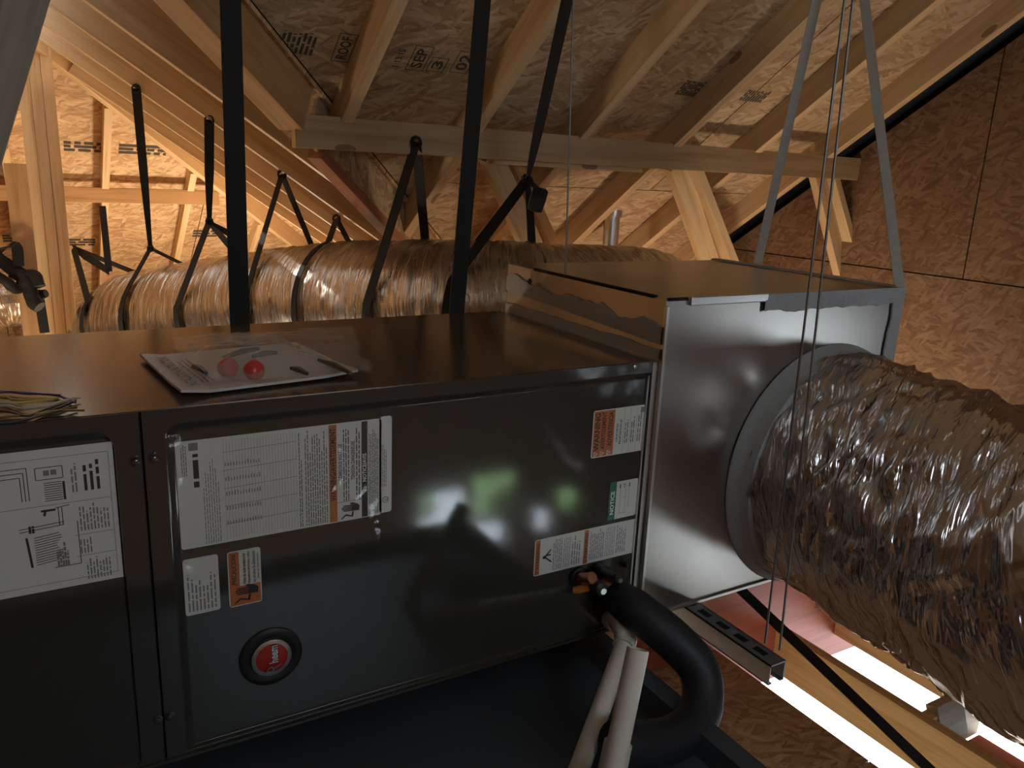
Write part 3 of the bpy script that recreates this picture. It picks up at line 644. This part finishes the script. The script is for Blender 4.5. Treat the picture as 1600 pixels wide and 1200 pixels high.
# ------------------------------------------------------------------ plenum
PL, PR_, PF, PB, PT, PBo = .02, .702, -.001, .572, .1135, -.528
pm = empty('plenum', 'galvanised sheet-metal plenum box at the end of the air handler', 'plenum')
def grid_panel(o, ux, uy, nu, nv, bulge, seed, th=.0012):
    mb = MB(); o, ux, uy = V(o), V(ux), V(uy); n = ux.cross(uy).normalized()
    for j in range(nv+1):
        for i in range(nu+1):
            u, v = i/nu, j/nv; e = min(u, 1-u, v, 1-v)*4; e = min(1, e)
            mb.v.append(o+ux*u+uy*v+n*bulge*e*noise.noise((u*2.6+seed, v*2.6, seed)))
    for j in range(nv):
        for i in range(nu): a = j*(nu+1)+i; mb.f.append((a, a+1, a+nu+2, a+nu+1))
    return mb
fp = grid_panel((PL, PF, PBo), (PR_-PL, 0, 0), (0, 0, PT-PBo), 28, 26, .0022, 2.2).build('front_panel', GALV, pm, True)
grid_panel((PL, PF, PT), (PR_-PL, 0, 0), (0, PB-PF, 0), 20, 16, .0018, 5.1).build('top_panel', GALV, pm, True)
grid_panel((PL, PF, PBo), (0, 0, PT-PBo), (0, PB-PF, 0), 20, 16, .0018, 7.7).build('side_panel', GALV, pm, True)
grid_panel((PR_, PF, PBo), (0, PB-PF, 0), (0, 0, PT-PBo), 16, 20, .004, 9.1).build('side_panel', GALV, pm, True)
grid_panel((PL, PB, PBo), (0, 0, PT-PBo), (PR_-PL, 0, 0), 16, 16, .003, 3.3).build('back_panel', GALV, pm, True)
grid_panel((PL, PF, PBo), (0, PB-PF, 0), (PR_-PL, 0, 0), 12, 12, .003, 4.2).build('bottom_panel', GALV, pm, True)
MB().box((-.002, .004, -H), (PL, D, -.002)).build('flange_collar', GALVB, pm)
MB().box((PL-.001, PF-.006, PBo), (PL+.006, PF+.003, PT-.012)).build('corner_fold', GALVB, pm, bevel=.001)
MB().box((PL+.055, PF-.007, PT-.013), (.275, PF+.004, PT+.004)).build('drive_cleat', GALVB, pm, bevel=.002)
MB().box((PL, PF-.006, PBo-.004), (PR_, PF+.02, PBo+.003)).build('bottom_flange', GALVB, pm, bevel=.001)
MB().box((PL-.003, .03, PT-.002), (PL+.006, PB-.12, PT+.0035)).build('open_seam', GAP, pm)
MB().box((PL+.004, PF-.003, PT-.003), (PL+.050, PF+.003, PT+.0025)).build('open_seam', GAP, pm)
def mastic_band(a, b, inner, amp, seed, nrm, name='mastic', n=60):
    """band from edge line a-b reaching inner (vector) with a ragged border, raised along nrm"""
    a, b, inner, nrm = V(a), V(b), V(inner), V(nrm); mb = MB()
    for k in range(n+1):
        t = k/n; p = a.lerp(b, t); w = 1+amp*(noise.noise((t*7+seed, seed, 0))+.5*noise.noise((t*23, seed, 1)))
        for s_, l in ((0, .0), (0, 1), (.35*w, 1.15), (.75*w, 1.0), (.97*w, .8), (w, 0)): mb.v.append(p+inner*s_+nrm*(.0035*l))
    for k in range(n):
        for q in range(5): i = k*6+q; mb.f.append((i, i+6, i+7, i+1))
    return mb.build(name, MASTIC, pm, True)
mastic_band((.268, PF-.003, PT+.002), (PR_+.003, PF-.003, PT+.002), (0, 0, -.036), .22, 1.0, (0, -1, 0))
mastic_band((PR_+.002, PF-.003, PT), (PR_+.002, PF-.003, PBo), (-.036, 0, 0), .2, 4.0, (0, -1, 0))
mastic_band((PL-.001, PB-.002, .052), (PL-.001, PF, .030), (0, 0, .034), .5, 8.0, (-1, 0, 0))
mastic_band((PL-.001, PB-.002, .0), (PL-.001, PF, .0), (0, 0, .022), .2, 11.0, (-1, 0, 0))
mastic_band((PR_, PB, PT+.001), (PR_, PF, PT+.001), (-.028, 0, 0), .25, 14.0, (0, 0, 1))
MB().lathe([(.006, 0), (.006, .0015)], (PL-.0005, .47, .085), (-1, 0, 0), 10).build('bolt_hole', GAP, pm)

# ------------------------------------------------------------------ flexible ducts
def flex(name, path, r, mat_, label, nseg, nring, coil, amp, crum, seed, rscale=None, ph=0.0):
    P = smooth_path(path, nseg); N = len(P); mb = MB(); uvs = []
    frames = []; prev = None; L = [0]
    for i in range(N):
        t = (P[min(i+1, N-1)]-P[max(i-1, 0)]).normalized()
        a = (t.cross(V((0, 0, 1))) if prev is None else prev-t*prev.dot(t)).normalized(); prev = a; frames.append((t, a, t.cross(a)))
        if i: L.append(L[-1]+(P[i]-P[i-1]).length)
    for i in range(N):
        t, a, b = frames[i]
        for k in range(nring+1):
            w = 2*math.pi*k/nring; dirv = a*math.cos(w+ph)+b*math.sin(w+ph); q = P[i]+dirv*r
            h = amp*math.sin(L[i]/coil*2*math.pi+w*.5+4.0*noise.noise(q*7))
            cw, sw = math.cos(w), math.sin(w); wob = .5*noise.noise(q*8)
            rough = noise.noise(V((L[i]*38+w*1.3+wob*3, cw*r*16+3*seed, sw*r*16)))
            big = noise.noise(q*7+V((seed, 0, 0)))
            fold = abs(noise.noise(V((L[i]*17+w*1.1+wob*4, cw*1.9, sw*1.9+seed))))+.6*abs(noise.noise(V((L[i]*44-w*.8+wob*5, cw*3.6+2, sw*3.6+seed))))
            rr = (r if rscale is None else r*rscale(L[i], L[-1]))+h+crum*(.45*rough+.6*big-.8*fold)
            mb.v.append(P[i]+dirv*rr); uvs.append((L[i], w*r))
    M_ = nring+1
    for i in range(N-1):
        for k in range(nring): mb.f.append((i*M_+k, i*M_+k+1, (i+1)*M_+k+1, (i+1)*M_+k))
    me = bpy.data.meshes.new(name); me.from_pydata(mb.v, [], mb.f); uvl = me.uv_layers.new(name='UVMap')
    for lp in me.loops: uvl.data[lp.index].uv = uvs[lp.vertex_index]
    me.materials.append(mat_)
    for p in me.polygons: p.use_smooth = True
    o = bpy.data.objects.new(name, me); COL.objects.link(o); return P
DR = .235
RP = [(1.16, .80, -.55), (1.10, .98, -.32), (.93, 1.05, -.17), (.72, 1.04, -.125), (.42, 1.05, -.115), (.20, 1.20, -.118), (.06, 1.42, -.14), (-.10, 1.70, -.175), (-.27, 1.98, -.235), (-.43, 2.24, -.295), (-.56, 2.48, -.35), (-.63, 2.70, -.42), (-.63, 2.86, -.60), (-.62, 2.9, -.95)]
rear = empty('flexible_duct', 'long foil-jacketed flexible duct slung behind the air handler', 'duct')
RPATH = flex('foil_jacket', RP, DR, FOIL_R, '', 22, 88, .045, .0022, .008, 3.0); bpy.data.objects['foil_jacket'].parent = rear
far_d = empty('flexible_duct', 'short stretch of foil duct at the far left edge behind the stud', 'duct')
q0 = at(-40, 478, Y=3.6); q1 = at(20, 470, Y=3.6)
flex('foil_jacket', [q0+V((-1.2, .3, -.1)), q0+V((-.3, .05, -.02)), q0, q1, q1+V((.10, .10, -.08)), q1+V((.12, .2, -.5))], .13, FOIL_R, '', 14, 64, .045, .003, .010, 8.0); bpy.data.objects['foil_jacket.001'].parent = far_d
# supply duct leaving the plenum front
CXD, CZD = .500, -.275; FR = .262
fd = empty('flexible_duct', 'big crumpled foil duct leaving the plenum front toward the right', 'duct')
flex('foil_jacket', [(CXD, PF-.02, CZD), (CXD, PF-.10, CZD), (CXD+.0, -.22, CZD-.01), (CXD-.005, -.38, CZD-.028), (CXD+.0, -.56, CZD-.05), (CXD+.09, -.76, CZD-.06), (CXD+.32, -.94, CZD-.2), (CXD+.65, -1.0, CZD-.29), (CXD+1.3, -1.0, CZD-.31)], FR, FOIL_F, '', 34, 150,   .05, .0012, .020, 5.5,
     lambda l, L: .985+.015*min(1, l/.08), 3.6); bpy.data.objects['foil_jacket.002'].parent = fd
MB().lathe([(.250, -.001), (.276, .0), (.275, .005), (.266, .014), (.263, .030), (.260, .048), (.250, .054)], (CXD, PF-.002, CZD), (0, -1, 0), 64).build('mastic_collar', MASTIC, fd, True)

# ------------------------------------------------------------------ black straps
SW = .038
def pix(p):
    d = V(p)-V((CX, CY, CZ)); q = d.dot(FW); return 800+FPX*d.dot(RT)/q, 600+FPX*d.dot(DN)/q
def near(px, path):
    # axis point whose camera-side flank shows at column px
    def e(i):
        t = (path[i+1]-path[i-1]).normalized(); h = t.cross(V((0, 0, 1))).normalized(); h = -h if h.y > 0 else h
        return abs(pix(path[i]+h*DR+V((0, 0, -.02)))[0]-px)
    return min([i for i in range(1, len(path)-1) if path[i].x < .7 and path[i].z > -.45], key=e)
def duct_loop(mb, anchor, xr, w=SW, dxf=0.0, dxb=0.0, n=26):
    """webbing from the anchor round the rear duct where its axis passes x = xr"""
    i = near(xr, RPATH); C = RPATH[i]; t = (RPATH[i+1]-RPATH[i-1]).normalized(); h = t.cross(V((0, 0, 1))).normalized(); u = h.cross(t); R_ = DR+.009
    if h.y > 0: h = -h
    if u.z < 0: u = -u
    A = V(anchor)-C; ah_, au, at_ = A.dot(h), A.dot(u), A.dot(t); dist = math.hypot(ah_, au); base = math.atan2(au, ah_); off = math.acos(min(.99, R_/dist))
    w0, w1 = base-off, base+off                      # front and back tangent points
    pts = [V(anchor)]; wds = [t]
    for k in range(n+1):
        w_ = w0-(2*math.pi-2*off)*k/n; lean = dxf+(dxb-dxf)*k/n
        pts.append(C+h*math.cos(w_)*R_+u*math.sin(w_)*R_+t*lean); wds.append(t)
    pts.append(V(anchor)); wds.append(t); mb.ribbon(pts, w, wds, .003); return t
def knot(mb, p, r=.016):
    for k in range(3):
        a = random.uniform(0, 3); mb.ribbon([V(p)+V((math.cos(a+w)*r*.9, math.sin(w)*r*.5, math.sin(a+w)*r)) for w in [i*.9 for i in range(8)]], r*1.1, (.2, 1, .3), .004)
# two long straps behind the unit
for (b_, t_, lab) in (((375, 518), (359, -30), 'long black webbing strap left of the booklet, holding the air handler'), ((713, 494), (757, -30), 'long black webbing strap holding the air handler near the plenum')):
    a, b = at(*b_, Y=.578), at(*t_, Y=.60); d = (b-a)/(b.z-a.z); a2 = a+V((0, 0, 1))*(-.56-a.z); top = a+d*(z1(.60)-a.z)
    o = MB().ribbon([a2+V((0, -.5, 0)), a2, a+V((0, 0, -.02)), a+d*.01, a.lerp(top, .5), top], .039, (1, 0, 0), .003).build('hanging_strap', NYLON, None); tag(o, lab, 'strap', 'black webbing straps')
# strap tied over the duct with a roll of spare webbing
kn = at(824, 281, Y=1.02); tp = at(893, -30, Y=.62); tp = kn+(tp-kn)*1.02
st = empty('hanging_strap', 'black strap tied in a knot above the duct with a roll dangling', 'strap', 'black webbing straps')
mb = MB(); mb.ribbon([kn, kn.lerp(tp, .12), kn.lerp(tp, .3), tp], [.012, .026, .036, .038], (1, .3, 0), .003); mb.build('webbing', NYLON, st)
mb = MB(); duct_loop(mb, kn, 690, .030, -.03, .05); mb.build('loop', NYLON, st)
mb = MB(); mb.ribbon([kn, at(828, 330, Y=1.06), at(832, 395, Y=1.10)], [.014, .026, .028], (1, 0, 0), .003); mb.build('webbing', NYLON, st)
mb = MB(); knot(mb, kn, .014); mb.build('knot', NYLON, st)
rl_ = at(840, 312, Y=.96); mb = MB(); ax = V((.35, -.25, .9)).normalized()
mb.lathe([(.006, -.024), (.032, -.022), (.036, -.014), (.036, .014), (.032, .022), (.006, .024)], rl_, (-.80, .45, .25), 24)
mb.ribbon([kn, rl_+V((0, 0, .030))], .022, (1, 0, 0), .003); mb.build('webbing_roll', NYLON, st, True)
# loops hung from timber
def hung(px, A, xr, label, kpx=None, w=.030, **k):
    st = empty('hanging_strap', label, 'strap', 'black webbing straps'); A = V(A); mb = MB()
    if kpx: K = A.copy(); K.z = at(*kpx, Y=A.y).z; K.x = at(*kpx, Y=A.y).x; mb.ribbon([A, A.lerp(K, .5), K], [w, w*.95, w*.45], (1, .2, 0), .003).build('webbing', NYLON, st); mb = MB(); knot(mb, K, .012); mb.build('knot', NYLON, st); mb = MB()
    else: K = A
    duct_loop(mb, K, xr, w*.85, **k); mb.build('loop', NYLON, st)
    mb = MB(); knot(mb, A, .015); mb.build('tie', NYLON, st); return K
hung(None, at(650, 222, Y=1.17), 566, 'black strap looped over the long purlin and around the duct', w=.038, dxf=-.03, dxb=.05)
hung(None, on2(437, 268)+V((0, -.03, -.01)), 385, 'black strap forming an inverted V from the wing rafter beside the long strap', w=.030, dxf=-.02, dxb=.03)
hung(None, on2(522, 337)+V((0, -.03, -.01)), 463, 'thin black strap from the web joist to the duct, left of the purlin strap', w=.026)
hung(None, on2(210, 140)+V((0, -.06, .0)), 195, 'leftmost tall black strap from the wing rafters, knotted above the duct', (235, 388), w=.034)
K = hung(None, on2(322, 188)+V((0, -.06, .0)), 280, 'twisted black strap knotted above the duct just left of the long strap', (327, 346), w=.034)
tg = MB(); e_ = K+V((.115, 0, -.055)); tg.ribbon([K, K.lerp(e_, .5)+V((0, 0, -.01)), e_], [.008, .024, .028], (0, .4, 1), .003)
o = tg.build('strap_tail', NYLON); o.parent = [x for x in bpy.data.objects if x.get('label', '').startswith('twisted black')][0]
sp = at(115, 387, Y=3.24); e0 = at(170, 424, Y=2.8); e1 = at(160, 322, Y=3.1)
st = empty('hanging_strap', 'black strap tied from the built-up post to the duct end', 'strap', 'black webbing straps')
mb = MB(); mb.ribbon([sp, sp.lerp(e0, .3), e0], [.02, .045, .03], (0, 0, 1), .004); mb.build('webbing', NYLON, st); mb = MB(); mb.ribbon([e1, e0], .028, (1, 0, 0), .003); mb.build('webbing', NYLON, st)
mb = MB(); duct_loop(mb, sp, 132, .034); mb.build('loop', NYLON, st)
# tangle of webbing on the stud at far left
cp = at(40, 436, Y=3.0)
st = empty('strap_bundle', 'tangled black strap bundle tied on the brown stud at far left', 'strap')
for pp, rr in ((((48, 440), (36, 446), (24, 452), (10, 440), (-8, 430)), .022), (((20, 425), (38, 436), (46, 450), (52, 470), (62, 480)), .030), (((30, 450), (42, 430), (55, 432), (62, 448)), .026), (((52, 470), (60, 462), (72, 458)), .02)):
    P_ = smooth_path([at(*q, Y=2.99-.02*i) for i, q in enumerate(pp)], 5); MB().tube(P_, [rr*(1+.35*noise.noise(p*30)) for p in P_], 10).build('webbing', NYLON, st, True)
lo = at(14, 402, Y=3.0); MB().ribbon(smooth_path([cp+V((0, -.02, .02)), cp+V((-.09, -.03, .10)), lo+V((-.03, -.02, .03)), lo+V((.03, -.02, .05)), cp+V((-.02, -.03, .06))], 6), .045, (1, .5, .4), .006).build('loop_end', NYLON, st)
MB().ribbon([cp+V((.0, -.02, -.02)), at(0, 412, Y=3.0)], .03, (0, .3, 1), .004).build('webbing', NYLON, st)
MB().ribbon([cp+V((.03, -.02, -.05)), at(62, 470, Y=3.0), at(70, 520, Y=3.0)], .04, (1, 0, 0), .004).build('webbing', NYLON, st)

# ------------------------------------------------------------------ grey hanger straps, cables, strut
apx = V((.70, .30, z1(.30)))
for p, lab in ((V((PR_-.012, .0, PT+.004)), 'grey metal hanger strap running straight up from the plenum front corner'), (at(1184, 412, Z=PT+.004), 'grey metal hanger strap slanting up from the plenum rear corner')):
    d = (apx-p); o = MB().ribbon([p+V((-.004, .0, -.002)) , p+V((0, 0, .004)), p+d*.5, apx], .024, (1, -.45, 0), .0016).build('hanger_strap', STRAPG); tag(o, lab, 'strap', 'grey hanger straps')
sx, sy = .165, -.235
st_ = empty('strut_channel', 'slotted grey steel strut channel sticking out below the plenum', 'strut channel')
zt = PBo-.006; zb = zt-.041; y0, y1 = sy, .60; x0, x1 = sx-.0205, sx+.0205; t_ = .0026
mb = MB()
prof = [(x0+.010, zb), (x0+.010, zb+.007), (x0+.010+t_, zb+.007), (x0+.010+t_, zb)]
for (a, b) in (((x0, zt-t_), (x1, zt)), ((x0, zb), (x0+t_, zt)), ((x1-t_, zb), (x1, zt)), ((x0, zb), (x0+.010, zb+t_)), ((x1-.010, zb), (x1, zb+t_))): mb.box((a[0], y0, a[1]), (b[0], y1, b[1]))
mb.build('channel', STEEL, st_)
for k in range(5): MB().box((sx-.007, y0+.03+k*.05, zt), (sx+.007, y0+.058+k*.05, zt+.0006)).build('slot', GAP, st_)
for k, (bx, tx, lab) in enumerate((((1196, 1000), (1322, -20), 'left one of the paired thin cables in front of the plenum'), ((1219, 1008), (1335, -20), 'right one of the paired thin cables in front of the plenum'))):
    a = at(*bx, Y=sy+.03+.03*(1-k)); b = at(*tx, Y=a.y); a.z = zt if abs(a.z-zt) < .03 else a.z; d = (b-a)/(b.z-a.z)
    o = MB().tube([a, a+d*(z1(a.y)-a.z)], .0022, 8).build('hanging_cable', CABLE, None, True); tag(o, lab, 'cable', 'paired hanging cables')
a = at(884, 424, X=PL); b = at(897, -20, Y=a.y); d = (b-a)/(b.z-a.z); a.z = PT
tag(MB().tube([a, a+d*(z1(a.y)-a.z)], .0020, 8).build('hanging_cable', CABLE, None, True), 'single thin wire dropping to the plenum left edge', 'cable')
a, b = at(1162, 926, Y=.05), at(1442, 1192, Y=-.30)
tag(MB().ribbon([a+(a-b)*.1, a.lerp(b, .5), b+(b-a)*.35], .022, (1, 0, .6), .006).build('diagonal_strap', NYLON), 'black diagonal strap running down right below the plenum', 'strap')
# vent pipe beyond the purlin
vq = at(954, 375, Y=1.75); vt = at(958, 334, Y=1.75)
vpo = empty('vent_pipe', 'small galvanised vent pipe rising behind the duct under the roof', 'pipe')
MB().lathe([(.034, -1.2), (.034, 0)], (vq.x, 1.75, vt.z), (0, 0, 1), 20).build('pipe', GALVB, vpo, True); MB().lathe([(.038, -.012), (.038, .03), (.02, .036)], (vq.x+.005, 1.75, vt.z), (.15, 0, 1), 20).build('collar', GALVB, vpo, True)

# ------------------------------------------------------------------ pipes at the unit
il = empty('insulated_line', 'thick black foam insulated refrigerant line curving below the plenum', 'pipe')
pts = [at(956, 925, Y=-.002), at(968, 935, Y=-.05), at(1000, 958, Y=-.10), at(1050, 998, Y=-.15), at(1088, 1040, Y=-.19), at(1098, 1085, Y=-.22), at(1086, 1128, Y=-.245), at(1052, 1154, Y=-.26), at(1010, 1163, Y=-.268), at(980, 1164, Y=-.272), at(960, 1164, Y=-.273)]
sp_ = smooth_path(pts, 8); MB().tube(sp_, [.026+.011*min(1, i/14) + .0012*noise.noise(p*25) for i, p in enumerate(sp_)], 24).build('foam_sleeve', FOAM, il, True)
cp_ = at(957, 922, Y=-.035)
MB().lathe([(.024, -.02), (.026, .0), (.024, .004), (.021, .0), (.020, -.018)], at(959, 921, Y=-.03), (.35, -1, -.15), 24).build('copper_end', COPPER, il, True)
# service stubs
sv = empty('valve_cluster', 'copper service fittings with black caps on the cabinet corner', 'valve')
MB().lathe([(.019, -.004), (.019, .002), (.015, .004)], at(905, 902, Y=0), (0, -1, 0), 20).build('grommet', RUBBER, sv, True)
MB().tube([at(905, 903, Y=.0), at(916, 905, Y=-.03), at(926, 903, Y=-.045)], .0115, 14).build('copper_stub', COPPER, sv, True)
MB().tube([at(897, 922, Y=-.012), at(905, 921, Y=-.02), at(920, 918, Y=-.03)], [.006, .0075, .007], 12).build('orange_plug', ORANGEP, sv, True)
MB().lathe([(.0125, -.012), (.0125, .012), (.0095, .014)], at(935, 917, Y=-.05), (-.1, -1, .1), 16).build('black_cap', RUBBER, sv, True); MB().lathe([(.006, .012), (.006, .017)], at(936, 919, Y=-.05), (-.1, -1, .1), 8).build('cap_core', BRASS, sv)
MB().tube([at(936, 888, Y=-.0), at(945, 892, Y=-.03), at(960, 898, Y=-.04)], .010, 14).build('black_fitting', RUBBER, sv, True)
MB().lathe([(.009, -.01), (.009, .010), (.007, .012)], at(962, 902, Y=-.045), (-.1, -1, .1), 14).build('black_cap', RUBBER, sv, True); MB().lathe([(.0045, .010), (.0045, .015)], at(963, 903, Y=-.045), (-.1, -1, .1), 8).build('cap_core', BRASS, sv)
MB().lathe([(.007, 0), (.007, .008), (.004, .014)], at(974, 880, Y=0), (0, -1, .2), 12).build('black_cap', RUBBER, sv, True)
# drain pipes
def pvc(name, label):
    return empty(name, label, 'pipe', 'white drain pipes')
PR = .0167
d1 = pvc('drain_pipe', 'white plastic drain pipe with elbow leaving the cabinet corner')
e0, e1, e2 = at(956, 968, Y=.0), at(972, 972, Y=-.07), at(978, 1000, Y=-.085); e3 = at(899, 1218, Z=PZ+.012)
MB().tube(smooth_path([e0, e0.lerp(e1, .6), e1, e2.lerp(e1, .3), e2, e2.lerp(e3, .06)], 6), PR*1.22, 20).build('elbow', PVC, d1, True)
MB().tube([e2, e2.lerp(e3, .5), e3+(e3-e2)*.02], PR, 20).build('pipe', PVC, d1, True)
MB().lathe([(PR*1.36, -.007), (PR*1.36, .007)], e0.lerp(e1, .55), e1-e0, 20).build('coupling_ring', PVC, d1, True)
d2 = pvc('drain_pipe', 'white plastic standpipe with an open top in front of the black line')
f0, f1 = at(997, 1014, Y=-.285), at(960, 1190, Y=-.325); ax = (f0-f1).normalized(); f1 = f1+ax*((PZ+.006-f1.z)/ax.z); zz = 0
MB().lathe([(PR*1.02, zz), (PR*1.02, (f0-f1).length), (PR*.82, (f0-f1).length), (PR*.80, (f0-f1).length-.05)], f1, ax, 24).build('pipe', PVC, d2, True)
f2 = at(966, 1160, Y=-.308); MB().lathe([(PR*1.06, -.06), (PR*1.28, -.057), (PR*1.28, 0), (PR*1.06, .003)], f2, ax, 24).build('coupling', PVC, d2, True)

# ------------------------------------------------------------------ things on top of the unit
bk_ = empty('booklet', 'white instruction booklet lying under a plastic bag on the cabinet', 'booklet')
BA, BB, BC, BD_ = V((-.822, .306, 0)), V((-.798, .040, 0)), V((-.532, .076, 0)), V((-.556, .342, 0))
mb = MB(); n = 14
for lay in range(2):
    for j in range(n+1):
        for i in range(n+1):
            u, v = i/n, j/n; p = BA.lerp(BD_, u).lerp(BB.lerp(BC, u), v); curl = .010*max(0, v-.75)*4*.35+.006*max(0, .15-u)*6+.004*max(0, u-.8)*5*v
            mb.v.append((p.x, p.y, .0015+curl+(.004 if lay else 0)))
N2 = (n+1)**2
for j in range(n):
    for i in range(n):
        a = j*(n+1)+i; mb.f.append((a, a+n+1, a+n+2, a+1)); a += N2; mb.f.append((a, a+1, a+n+2, a+n+1))
for i in range(n):
    for (a, b) in ((i, i+1), (n*(n+1)+i, n*(n+1)+i+1), (i*(n+1), (i+1)*(n+1)), (i*(n+1)+n, (i+1)*(n+1)+n)): mb.f.append((a, b, b+N2, a+N2))
mb.build('pages', PAPER2, bk_, True)
tx = (BA-BB).normalized(); ty = V((0, 0, 1)).cross(tx)
place_text('INSTALLATION INSTRUCTIONS', frame(BB+tx*.020+V((.030, .0, .0145)), tx+V((0, 0, -.012)), ty), .205, .014, INK, bk_, True)
words(MB(), 0, 0, .17, .022, 3, .4, .3).build('fine_print', INKG, bk_, mw=frame(BB+tx*.040+V((.058, .0, .0125)), tx+V((0, 0, -.01)), ty))
bag = empty('plastic_bag', 'crumpled cloudy plastic bag with small fittings on the booklet', 'bag')
mb = MB(); nu, nv = 44, 34
bc = [V((-.775, .385, 0)), V((-.452, .435, 0)), V((-.425, .235, 0)), V((-.520, .085, 0)), V((-.745, .10, 0))]
A_, B_, C_, D__ = V((-.765, .425, 0)), V((-.425, .43, 0)), V((-.512, .062, 0)), V((-.755, .070, 0))
for j in range(nv+1):
    for i in range(nu+1):
        u, v = i/nu, j/nv; p = A_.lerp(B_, u).lerp(D__.lerp(C_, u), v); e = min(1, min(u, 1-u, v, 1-v)*5)
        p.x += .018*noise.noise((u*3, v*5, 4)); p.y += .014*noise.noise((u*5, v*3, 9))
        hump = .036*math.exp(-(((p.x+.683)/.085)**4+((p.y-.165)/.10)**4))
        z = .013+e*(hump+.010*abs(noise.noise((p.x*17, p.y*17, 2)))+.006*abs(noise.noise((p.x*40, p.y*30, 5))))
        mb.v.append((p.x, p.y, z))
for j in range(nv):
    for i in range(nu): a = j*(nu+1)+i; mb.f.append((a, a+1, a+nu+2, a+nu+1))
mb.build('film', BAG, bag, True)
for (px, py, lab) in ((357, 574, 'left red round plastic cap inside the plastic bag'), (398, 578, 'right red round plastic cap inside the plastic bag')):
    p = at(px, py, Z=.0205); o = MB().lathe([(.007, -.011), (.013, -.010), (.0155, -.003), (.0155, .003), (.011, .009), (.004, .011)], p, (.5, -.8, .35), 20).build('red_cap', REDP, None, True); tag(o, lab, 'cap', 'red caps in the bag')
for (a_, b_, lab) in (((350, 558), (404, 545), 'dark rod-like fitting at the back of the bag'), ((395, 557), (432, 551), 'short dark fitting behind the right red cap'), ((455, 575), (480, 584), 'flat dark fitting right of the red caps'), ((498, 562), (548, 583), 'long dark fitting near the bag\'s right corner'), ((302, 572), (322, 583), 'small dark fitting left of the red caps')):
    p, q = at(*a_, Z=.020), at(*b_, Z=.020); o = MB().tube([p, p.lerp(q, .5)+V((0, 0, .002)), q], [.003, .005, .003], 8).build('small_fitting', DARKP, None, True); tag(o, lab, 'fitting', 'small fittings in the bag')
wb = empty('wire_bundle', 'bundle of loose coloured wires on the cabinet top at left', 'wires')
cols = {'purple': (.10,.045,.13), 'yellow': (.55,.42,.06), 'cream': (.55,.50,.36), 'brown': (.10,.05,.02), 'black': (.02,.02,.02), 'ochre': (.30,.2,.06)}
WM = {k: mat('wire_'+k, c, .45) for k, c in cols.items()}
for (pts, c) in ((((-10, 612), (40, 615), (85, 617), (118, 629)), 'purple'), (((-10, 614), (30, 613), (70, 616), (95, 618)), 'purple'), (((-10, 620), (20, 624), (60, 625), (92, 622)), 'yellow'), (((-10, 626), (20, 630), (50, 628), (85, 624)), 'yellow'),
                 (((-10, 629), (40, 636), (75, 634), (100, 626), (125, 621)), 'cream'), (((-10, 634), (30, 638), (60, 636), (88, 630)), 'cream'), (((-10, 642), (40, 650), (70, 640), (110, 628)), 'brown'), (((-10, 652), (50, 648), (90, 642), (132, 641)), 'ochre'), (((-10, 658), (40, 655), (80, 645), (120, 636)), 'brown'), (((20, 660), (60, 648), (95, 636), (118, 626)), 'black')):
    P = [at(*q, Z=.004+.003*random.random()) for q in pts]; P = [P[0]+V((-.12, random.uniform(-.02, .02), .0))]+P
    MB().tube(smooth_path(P, 6), .0017, 6).build('wire', WM[c], wb, True)
